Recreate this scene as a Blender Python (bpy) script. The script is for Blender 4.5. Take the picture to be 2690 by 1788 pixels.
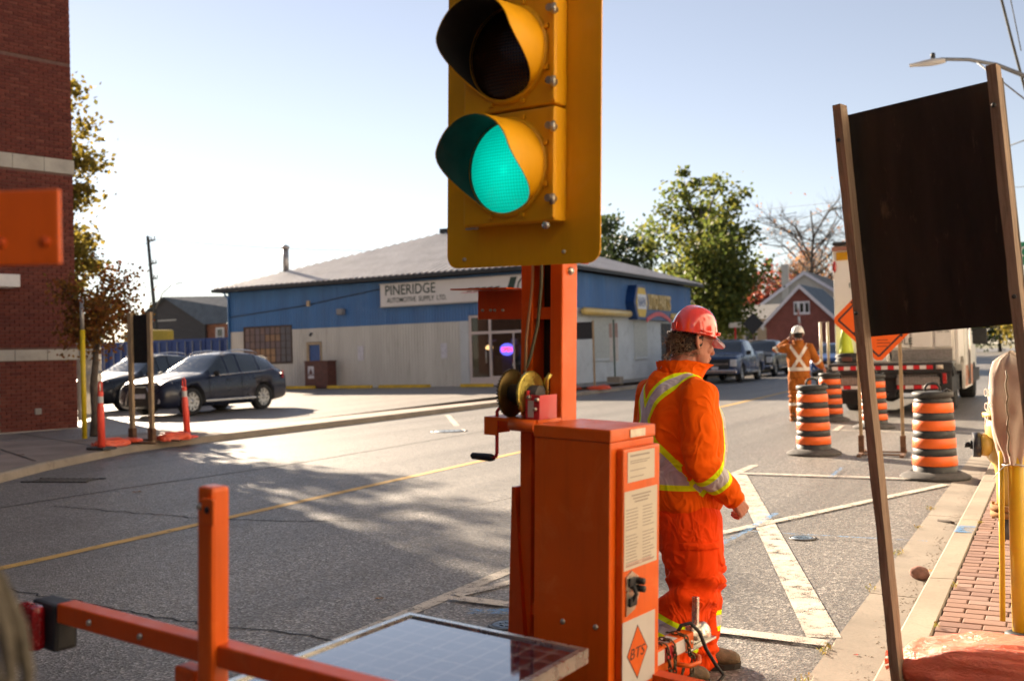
import bpy, bmesh, math, random
from math import sin, cos, pi, radians, sqrt, atan2
from mathutils import Vector, Matrix, noise
random.seed(7)
SC = bpy.context.scene
COL = SC.collection
for _o in list(bpy.data.objects):
    bpy.data.objects.remove(_o)

# ---------------------------------------------------------------- camera
YAW, PITCH, ROLL, EYE = radians(28.7), radians(0.85), radians(1.6), 1.5
_f0 = Vector((-sin(YAW), cos(YAW), 0)); _r0 = Vector((cos(YAW), sin(YAW), 0)); _u0 = Vector((0, 0, 1))
_f = _f0*cos(PITCH) + _u0*sin(PITCH); _u = _u0*cos(PITCH) - _f0*sin(PITCH)
_R = _r0*cos(ROLL) - _u*sin(ROLL); _U = _u*cos(ROLL) + _r0*sin(ROLL)
cam_d = bpy.data.cameras.new('camera'); cam = bpy.data.objects.new('camera', cam_d); COL.objects.link(cam)
cam.matrix_world = Matrix(((_R.x, _U.x, -_f.x, 0), (_R.y, _U.y, -_f.y, 0), (_R.z, _U.z, -_f.z, EYE), (0, 0, 0, 1)))
cam_d.lens = 35; cam_d.sensor_width = 36; cam_d.clip_start = .05; cam_d.clip_end = 2000
cam_d.dof.use_dof = True; cam_d.dof.focus_distance = 5.6; cam_d.dof.aperture_fstop = 2.4
SC.camera = cam

# ---------------------------------------------------------------- sky and sun
SUN_AZ, SUN_EL = radians(-60.0), radians(20.5)       # azimuth measured from +Y, negative towards -X
w = bpy.data.worlds.new('World'); SC.world = w; w.use_nodes = True
nt = w.node_tree; nt.nodes.clear()
sky = nt.nodes.new('ShaderNodeTexSky'); sky.sky_type = 'NISHITA'; sky.sun_disc = False
sky.sun_elevation = SUN_EL; sky.sun_rotation = SUN_AZ; sky.air_density = 1.0; sky.dust_density = 0.03; sky.ozone_density = 2.0; sky.altitude = 100
bg = nt.nodes.new('ShaderNodeBackground'); bg.inputs[1].default_value = .05
wo = nt.nodes.new('ShaderNodeOutputWorld')
hs = nt.nodes.new('ShaderNodeHueSaturation'); hs.inputs['Saturation'].default_value = .66; nt.links.new(sky.outputs[0], hs.inputs['Color'])
wb = nt.nodes.new('ShaderNodeMix'); wb.data_type = 'RGBA'; wb.blend_type = 'MULTIPLY'; wb.inputs[0].default_value = 1; wb.inputs[7].default_value = (.73, .665, .645, 1)   # warm white balance
nt.links.new(hs.outputs[0], wb.inputs[6]); nt.links.new(wb.outputs[2], bg.inputs[0]); nt.links.new(bg.outputs[0], wo.inputs[0])
sun_d = bpy.data.lights.new('sun', 'SUN'); sun_d.energy = 4.7; sun_d.angle = radians(.53); sun_d.color = (1, .82, .62)
sun = bpy.data.objects.new('sun', sun_d); COL.objects.link(sun)
_sd = Vector((sin(SUN_AZ)*cos(SUN_EL), cos(SUN_AZ)*cos(SUN_EL), sin(SUN_EL)))
sun.rotation_euler = _sd.to_track_quat('Z', 'Y').to_euler(); sun.location = (-40, 30, 40)
SC.view_settings.view_transform = 'Standard'; SC.view_settings.look = 'None'
SC.view_settings.gamma = 1.0; SC.view_settings.use_curve_mapping = False
SC.view_settings.exposure = 2.25

# ---------------------------------------------------------------- materials
def node_mat(name):
    m = bpy.data.materials.new(name); m.use_nodes = True
    n = m.node_tree; b = n.nodes['Principled BSDF']
    return m, n, b
def tc(n, kind='Object'):
    t = n.nodes.new('ShaderNodeTexCoord'); return t.outputs[kind]
def nz(n, vec, scale, detail=3, rough=.55, dist=0.):
    t = n.nodes.new('ShaderNodeTexNoise'); t.inputs['Scale'].default_value = scale; t.inputs['Detail'].default_value = detail
    t.inputs['Roughness'].default_value = rough; t.inputs['Distortion'].default_value = dist
    n.links.new(vec, t.inputs['Vector']); return t.outputs['Fac']
def ramp(n, fac, stops):
    r = n.nodes.new('ShaderNodeValToRGB'); e = r.color_ramp.elements
    while len(e) < len(stops): e.new(.5)
    for el, (p, c) in zip(e, stops):
        el.position = p; el.color = (c[0], c[1], c[2], 1) if not isinstance(c, (int, float)) else (c, c, c, 1)
    n.links.new(fac, r.inputs[0]); return r.outputs[0]
def mixc(n, fac, a, b, mode='MIX'):
    x = n.nodes.new('ShaderNodeMix'); x.data_type = 'RGBA'; x.blend_type = mode
    for sock, v in ((x.inputs[0], fac), (x.inputs[6], a), (x.inputs[7], b)):
        if hasattr(v, 'is_linked'): n.links.new(v, sock)
        elif isinstance(v, (int, float)): sock.default_value = v
        else: sock.default_value = (v[0], v[1], v[2], 1)
    return x.outputs[2]
def mth(n, op, a, b=None):
    x = n.nodes.new('ShaderNodeMath'); x.operation = op
    for sock, v in ((x.inputs[0], a), (x.inputs[1], b)):
        if v is None: continue
        if hasattr(v, 'is_linked'): n.links.new(v, sock)
        else: sock.default_value = v
    return x.outputs[0]
def mapr(n, vec, scale):
    x = n.nodes.new('ShaderNodeMapping'); x.inputs['Scale'].default_value = scale; n.links.new(vec, x.inputs[0]); return x.outputs[0]
def bump(n, b, h, strength, dist=.01):
    x = n.nodes.new('ShaderNodeBump'); x.inputs['Strength'].default_value = strength; x.inputs['Distance'].default_value = dist
    n.links.new(h, x.inputs['Height']); n.links.new(x.outputs[0], b.inputs['Normal'])
MC = {}
def pm(name, col, rough=.5, metal=0., var=.12, vs=6., bs=0., bst=0., spec=.5, coat=0., dirt=None, emit=0., stretch=None, coord='Object', trans=0.):
    """principled paint/metal/plastic with uneven tone, dirt specks and fine relief"""
    if name in MC: return MC[name]
    m, n, b = node_mat(name); v = tc(n, coord)
    if stretch: v = mapr(n, v, stretch)
    f = nz(n, v, vs, 4, .6)
    d = tuple(max(0, c*(1-var)) for c in col); l = tuple(min(1, c*(1+var)) for c in col)
    c = ramp(n, f, [(.3, d), (.7, l)])
    if dirt:
        f2 = nz(n, v, vs*2.7, 6, .7, .4)
        c = mixc(n, ramp(n, f2, [(.55, 0.), (.75, dirt[1])]), c, dirt[0])
    n.links.new(c, b.inputs['Base Color'])
    b.inputs['Metallic'].default_value = metal
    b.inputs['Specular IOR Level'].default_value = spec; b.inputs['Coat Weight'].default_value = coat
    r = ramp(n, nz(n, v, vs*1.7, 4), [(.3, max(0, rough-.08)), (.7, min(1, rough+.1))]); n.links.new(r, b.inputs['Roughness'])
    if bs: bump(n, b, nz(n, v, bs, 5), bst)
    if emit: b.inputs['Emission Color'].default_value = (*col, 1); b.inputs['Emission Strength'].default_value = emit
    if trans: b.inputs['Transmission Weight'].default_value = trans
    MC[name] = m; return m
def worn_paint(name, col, rough=.35, chips=.8, fade=(.9,.35,.2), rust=(.07,.03,.018), coat=.12, dust=.38):
    """painted steel: faded patches, vertical grime streaks, chips down to rust, dull dust"""
    m, n, b = node_mat(name); v = tc(n)
    c = ramp(n, nz(n, v, 2.2, 5, .6), [(.3, tuple(k*.84 for k in col)), (.7, col)])
    c = mixc(n, ramp(n, nz(n, mapr(n, v, (16,16,1.1)), 1.6, 5, .7), [(.5, 0.), (.8, dust)]), c, tuple(k*.5 for k in col))
    c = mixc(n, ramp(n, nz(n, v, 4.5, 6, .75, .6), [(.56, 0.), (.74, dust)]), c, fade)
    ch = ramp(n, nz(n, v, 55, 6, .8), [(.66, 0.), (.69, chips)]); big = ramp(n, nz(n, v, 7, 4), [(.46, 0.), (.58, 1.)])
    k = mth(n, 'MULTIPLY', ch, big); c = mixc(n, k, c, rust)
    n.links.new(c, b.inputs['Base Color']); b.inputs['Coat Weight'].default_value = coat; b.inputs['Specular IOR Level'].default_value = .35
    n.links.new(ramp(n, nz(n, v, 6, 5, .7), [(.3, rough-.06), (.75, rough+.25)]), b.inputs['Roughness'])
    bump(n, b, nz(n, v, 35, 4), .06, .004); MC[name] = m; return m
def leafm(name, cols, transl=.5):
    if name in MC: return MC[name]
    m, n, b = node_mat(name); out = n.nodes['Material Output']
    g = n.nodes.new('ShaderNodeNewGeometry')
    c = ramp(n, g.outputs['Random Per Island'], [(i/(len(cols)-1), k) for i, k in enumerate(cols)])
    n.links.new(c, b.inputs['Base Color']); b.inputs['Roughness'].default_value = .55; b.inputs['Specular IOR Level'].default_value = .3
    t = n.nodes.new('ShaderNodeBsdfTranslucent'); n.links.new(c, t.inputs['Color'])
    x = n.nodes.new('ShaderNodeMixShader'); x.inputs[0].default_value = transl
    n.links.new(b.outputs[0], x.inputs[1]); n.links.new(t.outputs[0], x.inputs[2]); n.links.new(x.outputs[0], out.inputs[0])
    MC[name] = m; return m

# ---------------------------------------------------------------- mesh helpers
class MB:
    def __init__(s): s.v = []; s.f = []; s.m = []; s.sm = []
    def add(s, vs, fs, mi=0, smooth=False):
        o = len(s.v); s.v += [tuple(p) for p in vs]
        for q in fs: s.f.append(tuple(o+i for i in q)); s.m.append(mi); s.sm.append(smooth)
        return s
    def box(s, a, b, mi=0, ch=0.):
        x0, y0, z0 = (min(a[i], b[i]) for i in range(3)); x1, y1, z1 = (max(a[i], b[i]) for i in range(3))
        if ch <= 0:
            return s.add([(x0,y0,z0),(x1,y0,z0),(x1,y1,z0),(x0,y1,z0),(x0,y0,z1),(x1,y0,z1),(x1,y1,z1),(x0,y1,z1)],
                  [(0,3,2,1),(4,5,6,7),(0,1,5,4),(1,2,6,5),(2,3,7,6),(3,0,4,7)], mi)
        bm = bmesh.new(); r = bmesh.ops.create_cube(bm, size=1)
        for q in bm.verts: q.co = Vector((x0+(q.co.x+.5)*(x1-x0), y0+(q.co.y+.5)*(y1-y0), z0+(q.co.z+.5)*(z1-z0)))
        bmesh.ops.bevel(bm, geom=list(bm.edges), offset=ch, segments=2, affect='EDGES', profile=.6)
        return s.bm(bm, mi)
    def bm(s, bm, mi=0, smooth=False):
        bm.verts.index_update()
        s.add([q.co[:] for q in bm.verts], [tuple(q.index for q in f.verts) for f in bm.faces], mi, smooth); bm.free(); return s
    def prism(s, poly, axis, a, b, mi=0, smooth=False):
        """extrude a 2-D polygon along an axis (0 x, 1 y, 2 z)"""
        def P(p, t): return {0: (t, p[0], p[1]), 1: (p[0], t, p[1]), 2: (p[0], p[1], t)}[axis]
        n = len(poly); vs = [P(p, a) for p in poly] + [P(p, b) for p in poly]
        fs = [(i, (i+1) % n, (i+1) % n+n, i+n) for i in range(n)]
        s.add(vs, fs, mi, smooth); o = len(s.v)-2*n
        s.f += [tuple(o+i for i in reversed(range(n))), tuple(o+n+i for i in range(n))]; s.m += [mi, mi]; s.sm += [False, False]
        return s
    def tube(s, pts, r, seg=8, mi=0, smooth=True, cap=True, closed=False):
        pts = [Vector(p) for p in pts]; n = len(pts); vs = []; fs = []
        rr = r if hasattr(r, '__len__') else [r]*n
        up = None
        for i, p in enumerate(pts):
            if closed: t = pts[(i+1) % n]-pts[i-1]
            else: t = (pts[min(i+1, n-1)]-pts[max(i-1, 0)])
            t.normalize()
            if up is None: up = Vector((0,0,1)) if abs(t.z) < .9 else Vector((1,0,0))
            a = t.cross(up).normalized(); c = a.cross(t).normalized(); up = c
            for k in range(seg):
                an = 2*pi*k/seg + pi/seg; vs.append(p + a*cos(an)*rr[i] + c*sin(an)*rr[i])
        m = n if closed else n-1
        for i in range(m):
            j = (i+1) % n
            for k in range(seg): fs.append((i*seg+k, i*seg+(k+1) % seg, j*seg+(k+1) % seg, j*seg+k))
        s.add(vs, fs, mi, smooth)
        if cap and not closed:
            o = len(s.v)-n*seg
            s.f += [tuple(o+k for k in reversed(range(seg))), tuple(o+(n-1)*seg+k for k in range(seg))]; s.m += [mi, mi]; s.sm += [False, False]
        return s
    def lathe(s, prof, seg=24, mi=0, c=(0,0,0), axis=2, smooth=True, arc=None, caps=True):
        """revolve (r, h) about an axis through c"""
        vs = []; fs = []; n = len(prof); a0, a1 = arc if arc else (0, 2*pi); ns = seg if not arc else seg+1
        for r, h in prof:
            for k in range(ns):
                a = a0+(a1-a0)*k/seg; x, y = r*cos(a), r*sin(a)
                p = {2: (x, y, h), 1: (x, h, y), 0: (h, x, y)}[axis]
                vs.append((p[0]+c[0], p[1]+c[1], p[2]+c[2]))
        for i in range(n-1):
            for k in range(seg):
                k2 = (k+1) % ns if not arc else k+1
                fs.append((i*ns+k, i*ns+k2, (i+1)*ns+k2, (i+1)*ns+k))
        s.add(vs, fs, mi, smooth)
        if caps and not arc:
            o = len(s.v)-n*ns
            for i, (r, h) in ((0, prof[0]), (n-1, prof[-1])):
                if r > 1e-6: s.f.append(tuple(o+i*ns+k for k in range(ns))); s.m.append(mi); s.sm.append(False)
        return s
    def grid(s, fn, nu, nv, mi=0, smooth=True, wrap=False):
        vs = [fn(i/(nu-1), j/(nv if wrap else nv-1)) for i in range(nu) for j in range(nv)]
        fs = []
        for i in range(nu-1):
            for j in range(nv if wrap else nv-1):
                k = (j+1) % nv; fs.append((i*nv+j, i*nv+k, (i+1)*nv+k, (i+1)*nv+j))
        return s.add(vs, fs, mi, smooth)
    def xf(s, M, start=0):
        for i in range(start, len(s.v)): s.v[i] = tuple(M @ Vector(s.v[i]))
        return s
    def mesh(s, name, mats):
        me = bpy.data.meshes.new(name); me.from_pydata(s.v, [], s.f)
        for m in mats: me.materials.append(m)
        me.polygons.foreach_set('material_index', s.m); me.polygons.foreach_set('use_smooth', s.sm)
        me.update(); return me
    def build(s, name, mats, parent=None, loc=None, rz=None, fixn=True):
        if not isinstance(mats, (list, tuple)): mats = [mats]
        me = s.mesh(name, mats)
        if fixn:
            bm = bmesh.new(); bm.from_mesh(me); bmesh.ops.recalc_face_normals(bm, faces=list(bm.faces)); bm.to_mesh(me); bm.free()
        o = bpy.data.objects.new(name, me); COL.objects.link(o)
        if parent: o.parent = parent
        if loc: o.location = loc
        if rz is not None: o.rotation_euler[2] = rz
        return o
def obj(name, me, parent=None, loc=None, rot=None):
    o = bpy.data.objects.new(name, me); COL.objects.link(o)
    if parent: o.parent = parent
    if loc: o.location = loc
    if rot: o.rotation_euler = rot
    return o
def tag(o, label=None, cat=None, group=None, kind=None):
    if label: o['label'] = label
    if cat: o['category'] = cat
    if group: o['group'] = group
    if kind: o['kind'] = kind
    return o
def thing(name, label, cat, loc=(0,0,0), rz=0., group=None):
    o = bpy.data.objects.new(name, None); COL.objects.link(o); o.empty_display_size = .1
    o.location = loc; o.rotation_euler = (0, 0, rz); return tag(o, label, cat, group)
def struct(o): o['kind'] = 'structure'; return o
def kids(o): return [c for c in bpy.data.objects if c.parent == o]
def copy_tree(o, loc=None, rz=None, label=None, parent=None):
    c = o.copy(); COL.objects.link(c)
    if parent: c.parent = parent
    if loc: c.location = loc
    if rz is not None: c.rotation_euler[2] = rz
    if label: c['label'] = label
    for ch in kids(o): copy_tree(ch, parent=c)
    return c
def evalmesh(o, name):
    dg = bpy.context.evaluated_depsgraph_get(); dg.update()
    return bpy.data.meshes.new_from_object(o.evaluated_get(dg))
def text_mesh(txt, size, depth=.002, shear=0., bold=0.):
    cu = bpy.data.curves.new('lettering', 'FONT'); cu.body = txt; cu.size = size; cu.extrude = depth; cu.shear = shear; cu.offset = bold
    cu.align_x = 'LEFT'; cu.resolution_u = 3
    o = bpy.data.objects.new('lettering', cu); COL.objects.link(o)
    me = evalmesh(o, 'lettering'); bpy.data.objects.remove(o); bpy.data.curves.remove(cu); return me
def lettering(name, txt, size, mat, parent, origin, xdir, updir, width=None, depth=.002, shear=0., bold=0.):
    """flat text as a mesh, lower-left at origin, running along xdir"""
    me = text_mesh(txt, size, depth, shear, bold); xs = [v.co.x for v in me.vertices]; x0, x1 = min(xs), max(xs)
    X = Vector(xdir).normalized(); Uq = Vector(updir).normalized(); N = X.cross(Uq); k = (width/(x1-x0)) if width else 1.
    for v in me.vertices: v.co = Vector(origin) + X*((v.co.x-x0)*k) + Uq*v.co.y + N*(v.co.z+depth)
    me.materials.clear(); me.materials.append(mat); return obj(name, me, parent)
def rnd(a, b): return random.uniform(a, b)
# ================================================================= ground
def asphalt_mat(name, base, glint=.4, scale=1.):
    m, n, b = node_mat(name); v = tc(n)
    big = nz(n, v, .35, 4, .6); mid = nz(n, v, 3.5, 4, .6)
    vo = n.nodes.new('ShaderNodeTexVoronoi'); vo.inputs['Scale'].default_value = 72*scale; n.links.new(v, vo.inputs['Vector'])
    sp = n.nodes.new('ShaderNodeSeparateColor'); n.links.new(vo.outputs['Color'], sp.inputs[0])
    fine = nz(n, v, 160*scale, 2, .6)
    c = ramp(n, sp.outputs[0], [(0., tuple(k*.55 for k in base)), (.6, base), (.82, tuple(min(1, k*1.6) for k in base)), (1., tuple(min(1, k*2.6) for k in base))])
    c = mixc(n, ramp(n, big, [(.35, 0.), (.7, .35)]), c, tuple(k*1.35 for k in base))
    c = mixc(n, ramp(n, mid, [(.5, 0.), (.8, .3)]), c, tuple(k*.6 for k in base))
    tk = nz(n, mapr(n, v, (1.1, .035, 1)), 1., 4, .6); c = mixc(n, ramp(n, tk, [(.46, 0.), (.62, .42)]), c, tuple(k*.52 for k in base))
    oil = nz(n, v, 1.6, 5, .6, .8); c = mixc(n, ramp(n, oil, [(.66, 0.), (.74, .5)]), c, tuple(k*.35 for k in base))
    n.links.new(c, b.inputs['Base Color'])
    n.links.new(ramp(n, sp.outputs[1], [(0., .34), (1., .75)]), b.inputs['Roughness'])
    b.inputs['Specular IOR Level'].default_value = glint
    h = mth(n, 'ADD', mth(n, 'MULTIPLY', vo.outputs['Distance'], 1.), mth(n, 'MULTIPLY', fine, .6))
    bump(n, b, h, .55, .006)
    MC[name] = m; return m
M_asph = asphalt_mat('asphalt', (.16, .148, .134))
M_lot = asphalt_mat('lot asphalt', (.22, .196, .17), .3)
def concrete_mat(name, base):
    m, n, b = node_mat(name); v = tc(n)
    c = ramp(n, nz(n, v, 1.3, 6, .65), [(.3, tuple(k*.72 for k in base)), (.7, tuple(min(1, k*1.15) for k in base))])
    c = mixc(n, ramp(n, nz(n, v, 60, 3), [(.5, 0.), (.75, .35)]), c, tuple(k*.55 for k in base))
    c = mixc(n, ramp(n, nz(n, v, 7, 6, .7, 1.), [(.58, 0.), (.72, .5)]), c, tuple(k*.5 for k in base))
    n.links.new(c, b.inputs['Base Color']); b.inputs['Roughness'].default_value = .85; b.inputs['Specular IOR Level'].default_value = .25
    bump(n, b, nz(n, v, 90, 4), .35, .004); MC[name] = m; return m
M_conc = concrete_mat('concrete', (.27, .232, .19))
M_kerb = concrete_mat('kerb concrete', (.30, .252, .195))
M_pave = concrete_mat('pinkish paving', (.33, .26, .215))
M_ground = pm('ground soil', (.16, .15, .09), .95, var=.4, vs=.3)
def paint_mat(name, col, wear=.45, sc=9.):
    m, n, b = node_mat(name); v = tc(n); out = n.nodes['Material Output']
    c = ramp(n, nz(n, v, 3., 5), [(.3, tuple(k*.75 for k in col)), (.7, col)])
    n.links.new(c, b.inputs['Base Color']); b.inputs['Roughness'].default_value = .65
    t = n.nodes.new('ShaderNodeBsdfTransparent'); x = n.nodes.new('ShaderNodeMixShader')
    f = mth(n, 'MULTIPLY', nz(n, v, 130, 3, .7), .5); f = mth(n, 'ADD', f, mth(n, 'MULTIPLY', nz(n, v, sc, 5, .7), .5))
    n.links.new(ramp(n, f, [(wear-.03, 0.), (wear+.03, 1.)]), x.inputs[0])
    n.links.new(t.outputs[0], x.inputs[1]); n.links.new(b.outputs[0], x.inputs[2]); n.links.new(x.outputs[0], out.inputs[0])
    MC[name] = m; return m
M_white = paint_mat('worn white paint', (.56, .50, .42), .455)
M_faint = paint_mat('faded white paint', (.5, .47, .42), .53)
M_yel = paint_mat('worn yellow paint', (.60, .36, .08), .4)
M_blue = paint_mat('blue spray paint', (.10, .28, .55), .525, 14.)
M_blk = pm('crack filler', (.018, .017, .016), .8)

g = MB().add([(-700,-400,-.08),(700,-400,-.08),(700,900,-.08),(-700,900,-.08)], [(0,1,2,3)])
struct(g.build('ground', M_ground))
LK = [(-12.1,-25),(-12.1,5),(-12.34,8.3),(-13.05,9.5),(-13.7,10.9),(-14.15,11.95),(-14.32,12.9),(-14.33,16),(-14.42,20),(-14.6,25),(-15.0,34),(-15.6,46),(-17,70),(-22,130),(-34,260)]
GUT = -1.04
rd = MB(); n = len(LK)
rd.add([(x, y, 0) for x, y in LK] + [(GUT+.02 if y < 60 else GUT-(y-60)*.02, y, 0) for x, y in LK], [(i, i+n, i+n+1, i+1) for i in range(n-1)])
road = struct(rd.build('road', M_asph))
def strip(pts, wdt, z, mat, name, parent=None, n_extra=0):
    b = MB(); P = [Vector((p[0], p[1])) for p in pts]; L = []; R = []
    for i, p in enumerate(P):
        t = (P[min(i+1, len(P)-1)]-P[max(i-1, 0)]).normalized(); q = Vector((-t.y, t.x))*wdt/2
        L.append((p.x+q.x, p.y+q.y, z)); R.append((p.x-q.x, p.y-q.y, z))
    k = len(P); b.add(L+R, [(i, i+k, i+k+1, i+1) for i in range(k-1)]); return b.build(name, mat, parent)
mk = lambda pts, wdt, mat=None, z=.004, name='road_marking': strip(pts, wdt, z, mat or M_white, name, road)
mk([(-7.0,-6),(-7.05,5.2),(-7.33,13.4),(-7.8,26.8),(-8.6,45),(-10.5,70),(-15,110)], .13, M_yel)
mk([(-3.41,3.9),(-3.40,6.35)], .11); mk([(-3.45,11.0),(-3.46,12.75)], .11)
mk([(-3.36,11.66),(-1.10,5.26)], .175, z=.008); mk([(-3.35,5.30),(-2.46,7.9),(-1.08,11.42)], .1, z=.012)
mk([(-3.33,5.23),(-1.06,5.14)], .11, z=.016); mk([(-3.38,11.76),(-1.2,11.74)], .1, z=.02)
mk([(-3.6,18.44),(-2.0,18.0)], .1); mk([(-3.5,18.2),(-3.6,19.4)], .1, z=.008)
mk([(-13.9,21.8),(-11.5,18.4)], .13); mk([(-13.2,17.66),(-10.4,17.63)], .1, M_faint); mk([(-10.56,11.2),(-10.5,13.4)], .1, M_faint)
mk([(-10.2,17.6),(-10.2,19.2)], .1, M_faint, z=.008)
# seam between the parking lane and the travelled lane, sealed with tar
mk([(-10.13,-5),(-10.11,7.1),(-10.1,8.5),(-9.85,10.9),(-9.95,13.8),(-10.2,20)], .035, M_blk, name='tar_seam')
def crack(pts, wdt, seed):
    random.seed(seed); P = []
    for (a, b) in zip(pts[:-1], pts[1:]):
        k = max(3, int(Vector((b[0]-a[0], b[1]-a[1])).length/.09))
        for i in range(k): t = i/k; P.append((a[0]+(b[0]-a[0])*t+rnd(-.03, .03), a[1]+(b[1]-a[1])*t+rnd(-.03, .03)))
    mk(P, wdt, M_blk, name='crack')
crack([(-6.3,4.3),(-5.56,4.26),(-4.3,4.17),(-3.65,4.25),(-3.3,4.15)], .014, 1)
crack([(-9.65,7.1),(-8.4,7.07),(-7.25,7.03),(-6.25,7.25),(-5.6,7.5)], .02, 2)
crack([(-6.2,7.2),(-5.2,8.6),(-4.9,10.2)], .012, 3)
mk([(-2.29,7.40),(-2.27,8.0),(-2.26,8.95)], .06, M_blue, z=.024); mk([(-2.30,11.6),(-2.35,12.6)], .05, M_blue, z=.024)
mk([(-2.25,8.0),(-1.9,7.98),(-.9,8.02)], .022, M_blue, z=.028)
mk([(-3.05,4.95),(-2.8,5.05)], .12, M_blue, z=.024); mk([(-2.9,5.6),(-2.75,5.7)], .1, M_blue, z=.024)
M_iron = pm('cast iron', (.09, .085, .08), .5, metal=.6, var=.3, vs=30)
def cover(x, y, r, label):
    t = thing('valve_cover', label, 'valve cover', (x, y, .003))
    b = MB().lathe([(r*1.25, 0), (r*1.25, .005), (r*1.05, .007), (r*1.05, .002)], 24); b.build('ring', M_iron, t)
    b = MB().lathe([(r, 0), (r, .006), (r*.7, .008), (r*.6, .004), (0, .006)], 24)
    for k in range(6): a = k*pi/3; b.box((cos(a)*r*.4-.01, sin(a)*r*.4-.01, .004), (cos(a)*r*.4+.01, sin(a)*r*.4+.01, .01))
    b.build('lid', pm('painted iron', (.13, .18, .24), .5, metal=.3, var=.5, vs=25), t)
cover(-1.80, 7.95, .085, 'small round blue-marked valve cover in the asphalt near the gutter')
cover(-2.73, 4.84, .085, 'small round valve cover in the asphalt beside the orange mast')
cover(-10.84, 17.05, .3, 'round manhole cover in the far sunlit lane')
cg = thing('drain_grate', 'dark slotted drain grate along the far kerb in shade', 'drain grate', (-11.65, 8.75, .003), radians(15))
for k in range(9): MB().box((-.42+k*.1, -.16, 0), (-.37+k*.1, .16, .012)).build('bar', M_iron, cg)
MB().box((-.5, -.2, 0), (.5, -.16, .012)).box((-.5, .16, 0), (.5, .2, .012)).build('frame', M_iron, cg)

# ---- near side: gutter, kerb, brick sidewalk
random.seed(11)
gb = MB(); y = -6.
while y < 60:
    y1 = y+rnd(2.9, 3.2); gb.add([(GUT,y,.006),(-.735,y,.0),(-.735,y1-.012,.0),(GUT,y1-.012,.006),(GUT,y,-.1),(-.735,y,-.1),(-.735,y1-.012,-.1),(GUT,y1-.012,-.1)], [(0,1,2,3),(0,4,5,1),(3,2,6,7),(0,3,7,4)]); y = y1
struct(gb.build('gutter', M_conc))
kb = MB(); y = -6.
while y < 60:
    y1 = y+rnd(1.9, 2.5); kb.prism([(-.745,-.1),(-.735,.0),(-.715,.11),(-.70,.128),(-.572,.132),(-.565,.12),(-.565,-.1)], 1, y, y1-.012); y = y1
struct(kb.build('kerb', M_kerb))
sb = MB().add([(-.565,-6,.10),(6,-6,.10),(6,60,.10),(-.565,60,.10)], [(0,1,2,3)])
side = struct(sb.build('sidewalk', pm('paver bed sand', (.07, .055, .04), .95, var=.3, vs=30)))
def brick_mat(name, cols, sc=20.):
    m, n, b = node_mat(name); v = tc(n); oi = n.nodes.new('ShaderNodeObjectInfo'); g = n.nodes.new('ShaderNodeNewGeometry')
    rr = mth(n, 'FRACT', mth(n, 'ADD', oi.outputs['Random'], g.outputs['Random Per Island']))
    c = ramp(n, rr, [(i/(len(cols)-1), k) for i, k in enumerate(cols)])
    c = mixc(n, ramp(n, nz(n, v, sc, 5, .7), [(.45, 0.), (.8, .55)]), c, tuple(k*.55 for k in cols[0]))
    n.links.new(c, b.inputs['Base Color']); b.inputs['Roughness'].default_value = .9; b.inputs['Specular IOR Level'].default_value = .2
    bump(n, b, nz(n, v, 140, 4), .5, .003); MC[name] = m; return m
M_paver = brick_mat('paver brick', [(.24, .145, .11), (.27, .17, .135), (.215, .13, .105), (.29, .195, .16)], 6.)
def brick_mesh(lx, ly, lz, ch):
    a, b_, c = lx/2, ly/2, lz
    vs = [(-a,-b_,0),(a,-b_,0),(a,b_,0),(-a,b_,0),(-a,-b_,c-ch),(a,-b_,c-ch),(a,b_,c-ch),(-a,b_,c-ch),(-a+ch,-b_+ch,c),(a-ch,-b_+ch,c),(a-ch,b_-ch,c),(-a+ch,b_-ch,c)]
    fs = [(8,9,10,11)]+[(i,(i+1)%4,(i+1)%4+4,i+4) for i in range(4)]+[(i+4,(i+1)%4+4,(i+1)%4+8,i+8) for i in range(4)]
    return vs, fs
bv, bf = brick_mesh(.194, .092, .03, .005)
pav_me = MB().add(bv, bf).mesh('brick', [M_paver])
rest = MB(); cand = []
row = 0; y = -1.2
while y < 26:
    x = -.56+.1 - (.1 if row % 2 else 0)
    while x < 2.6:
        xx, yy = x, y
        if xx-.097 < -.565: w0 = -.56; 
        cand.append((xx, yy, row)); x += .2
    y += .0985; row += 1
near = sorted([c for c in cand if -.5 <= c[0] < .25 and c[1] > 4.0], key=lambda c: c[1])[:300]; ns = set(near)
for c in cand:
    dz, tilt = rnd(-.002, .002), rnd(-.01, .01)
    if c in ns:
        o = obj('brick', pav_me, side, (c[0]+rnd(-.002,.002), c[1]+rnd(-.002,.002), .097+dz)); o.rotation_euler = (tilt, rnd(-.01,.01), rnd(-.012,.012))
    else:
        if c[0] < -.5: rest.add([(max(p[0]+c[0], -.56), p[1]+c[1], p[2]+.097+dz) for p in bv], bf)
        else: rest.add([(p[0]+c[0], p[1]+c[1], p[2]+.097+dz) for p in bv], bf)
tag(rest.build('bricks', M_paver, side), kind='stuff')
mk2 = strip([(-.645,7.86),(-.64,7.95),(-.635,8.1),(-.63,8.16)], .125, .1345, M_blue, 'paint_mark', bpy.data.objects['kerb'])
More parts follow.
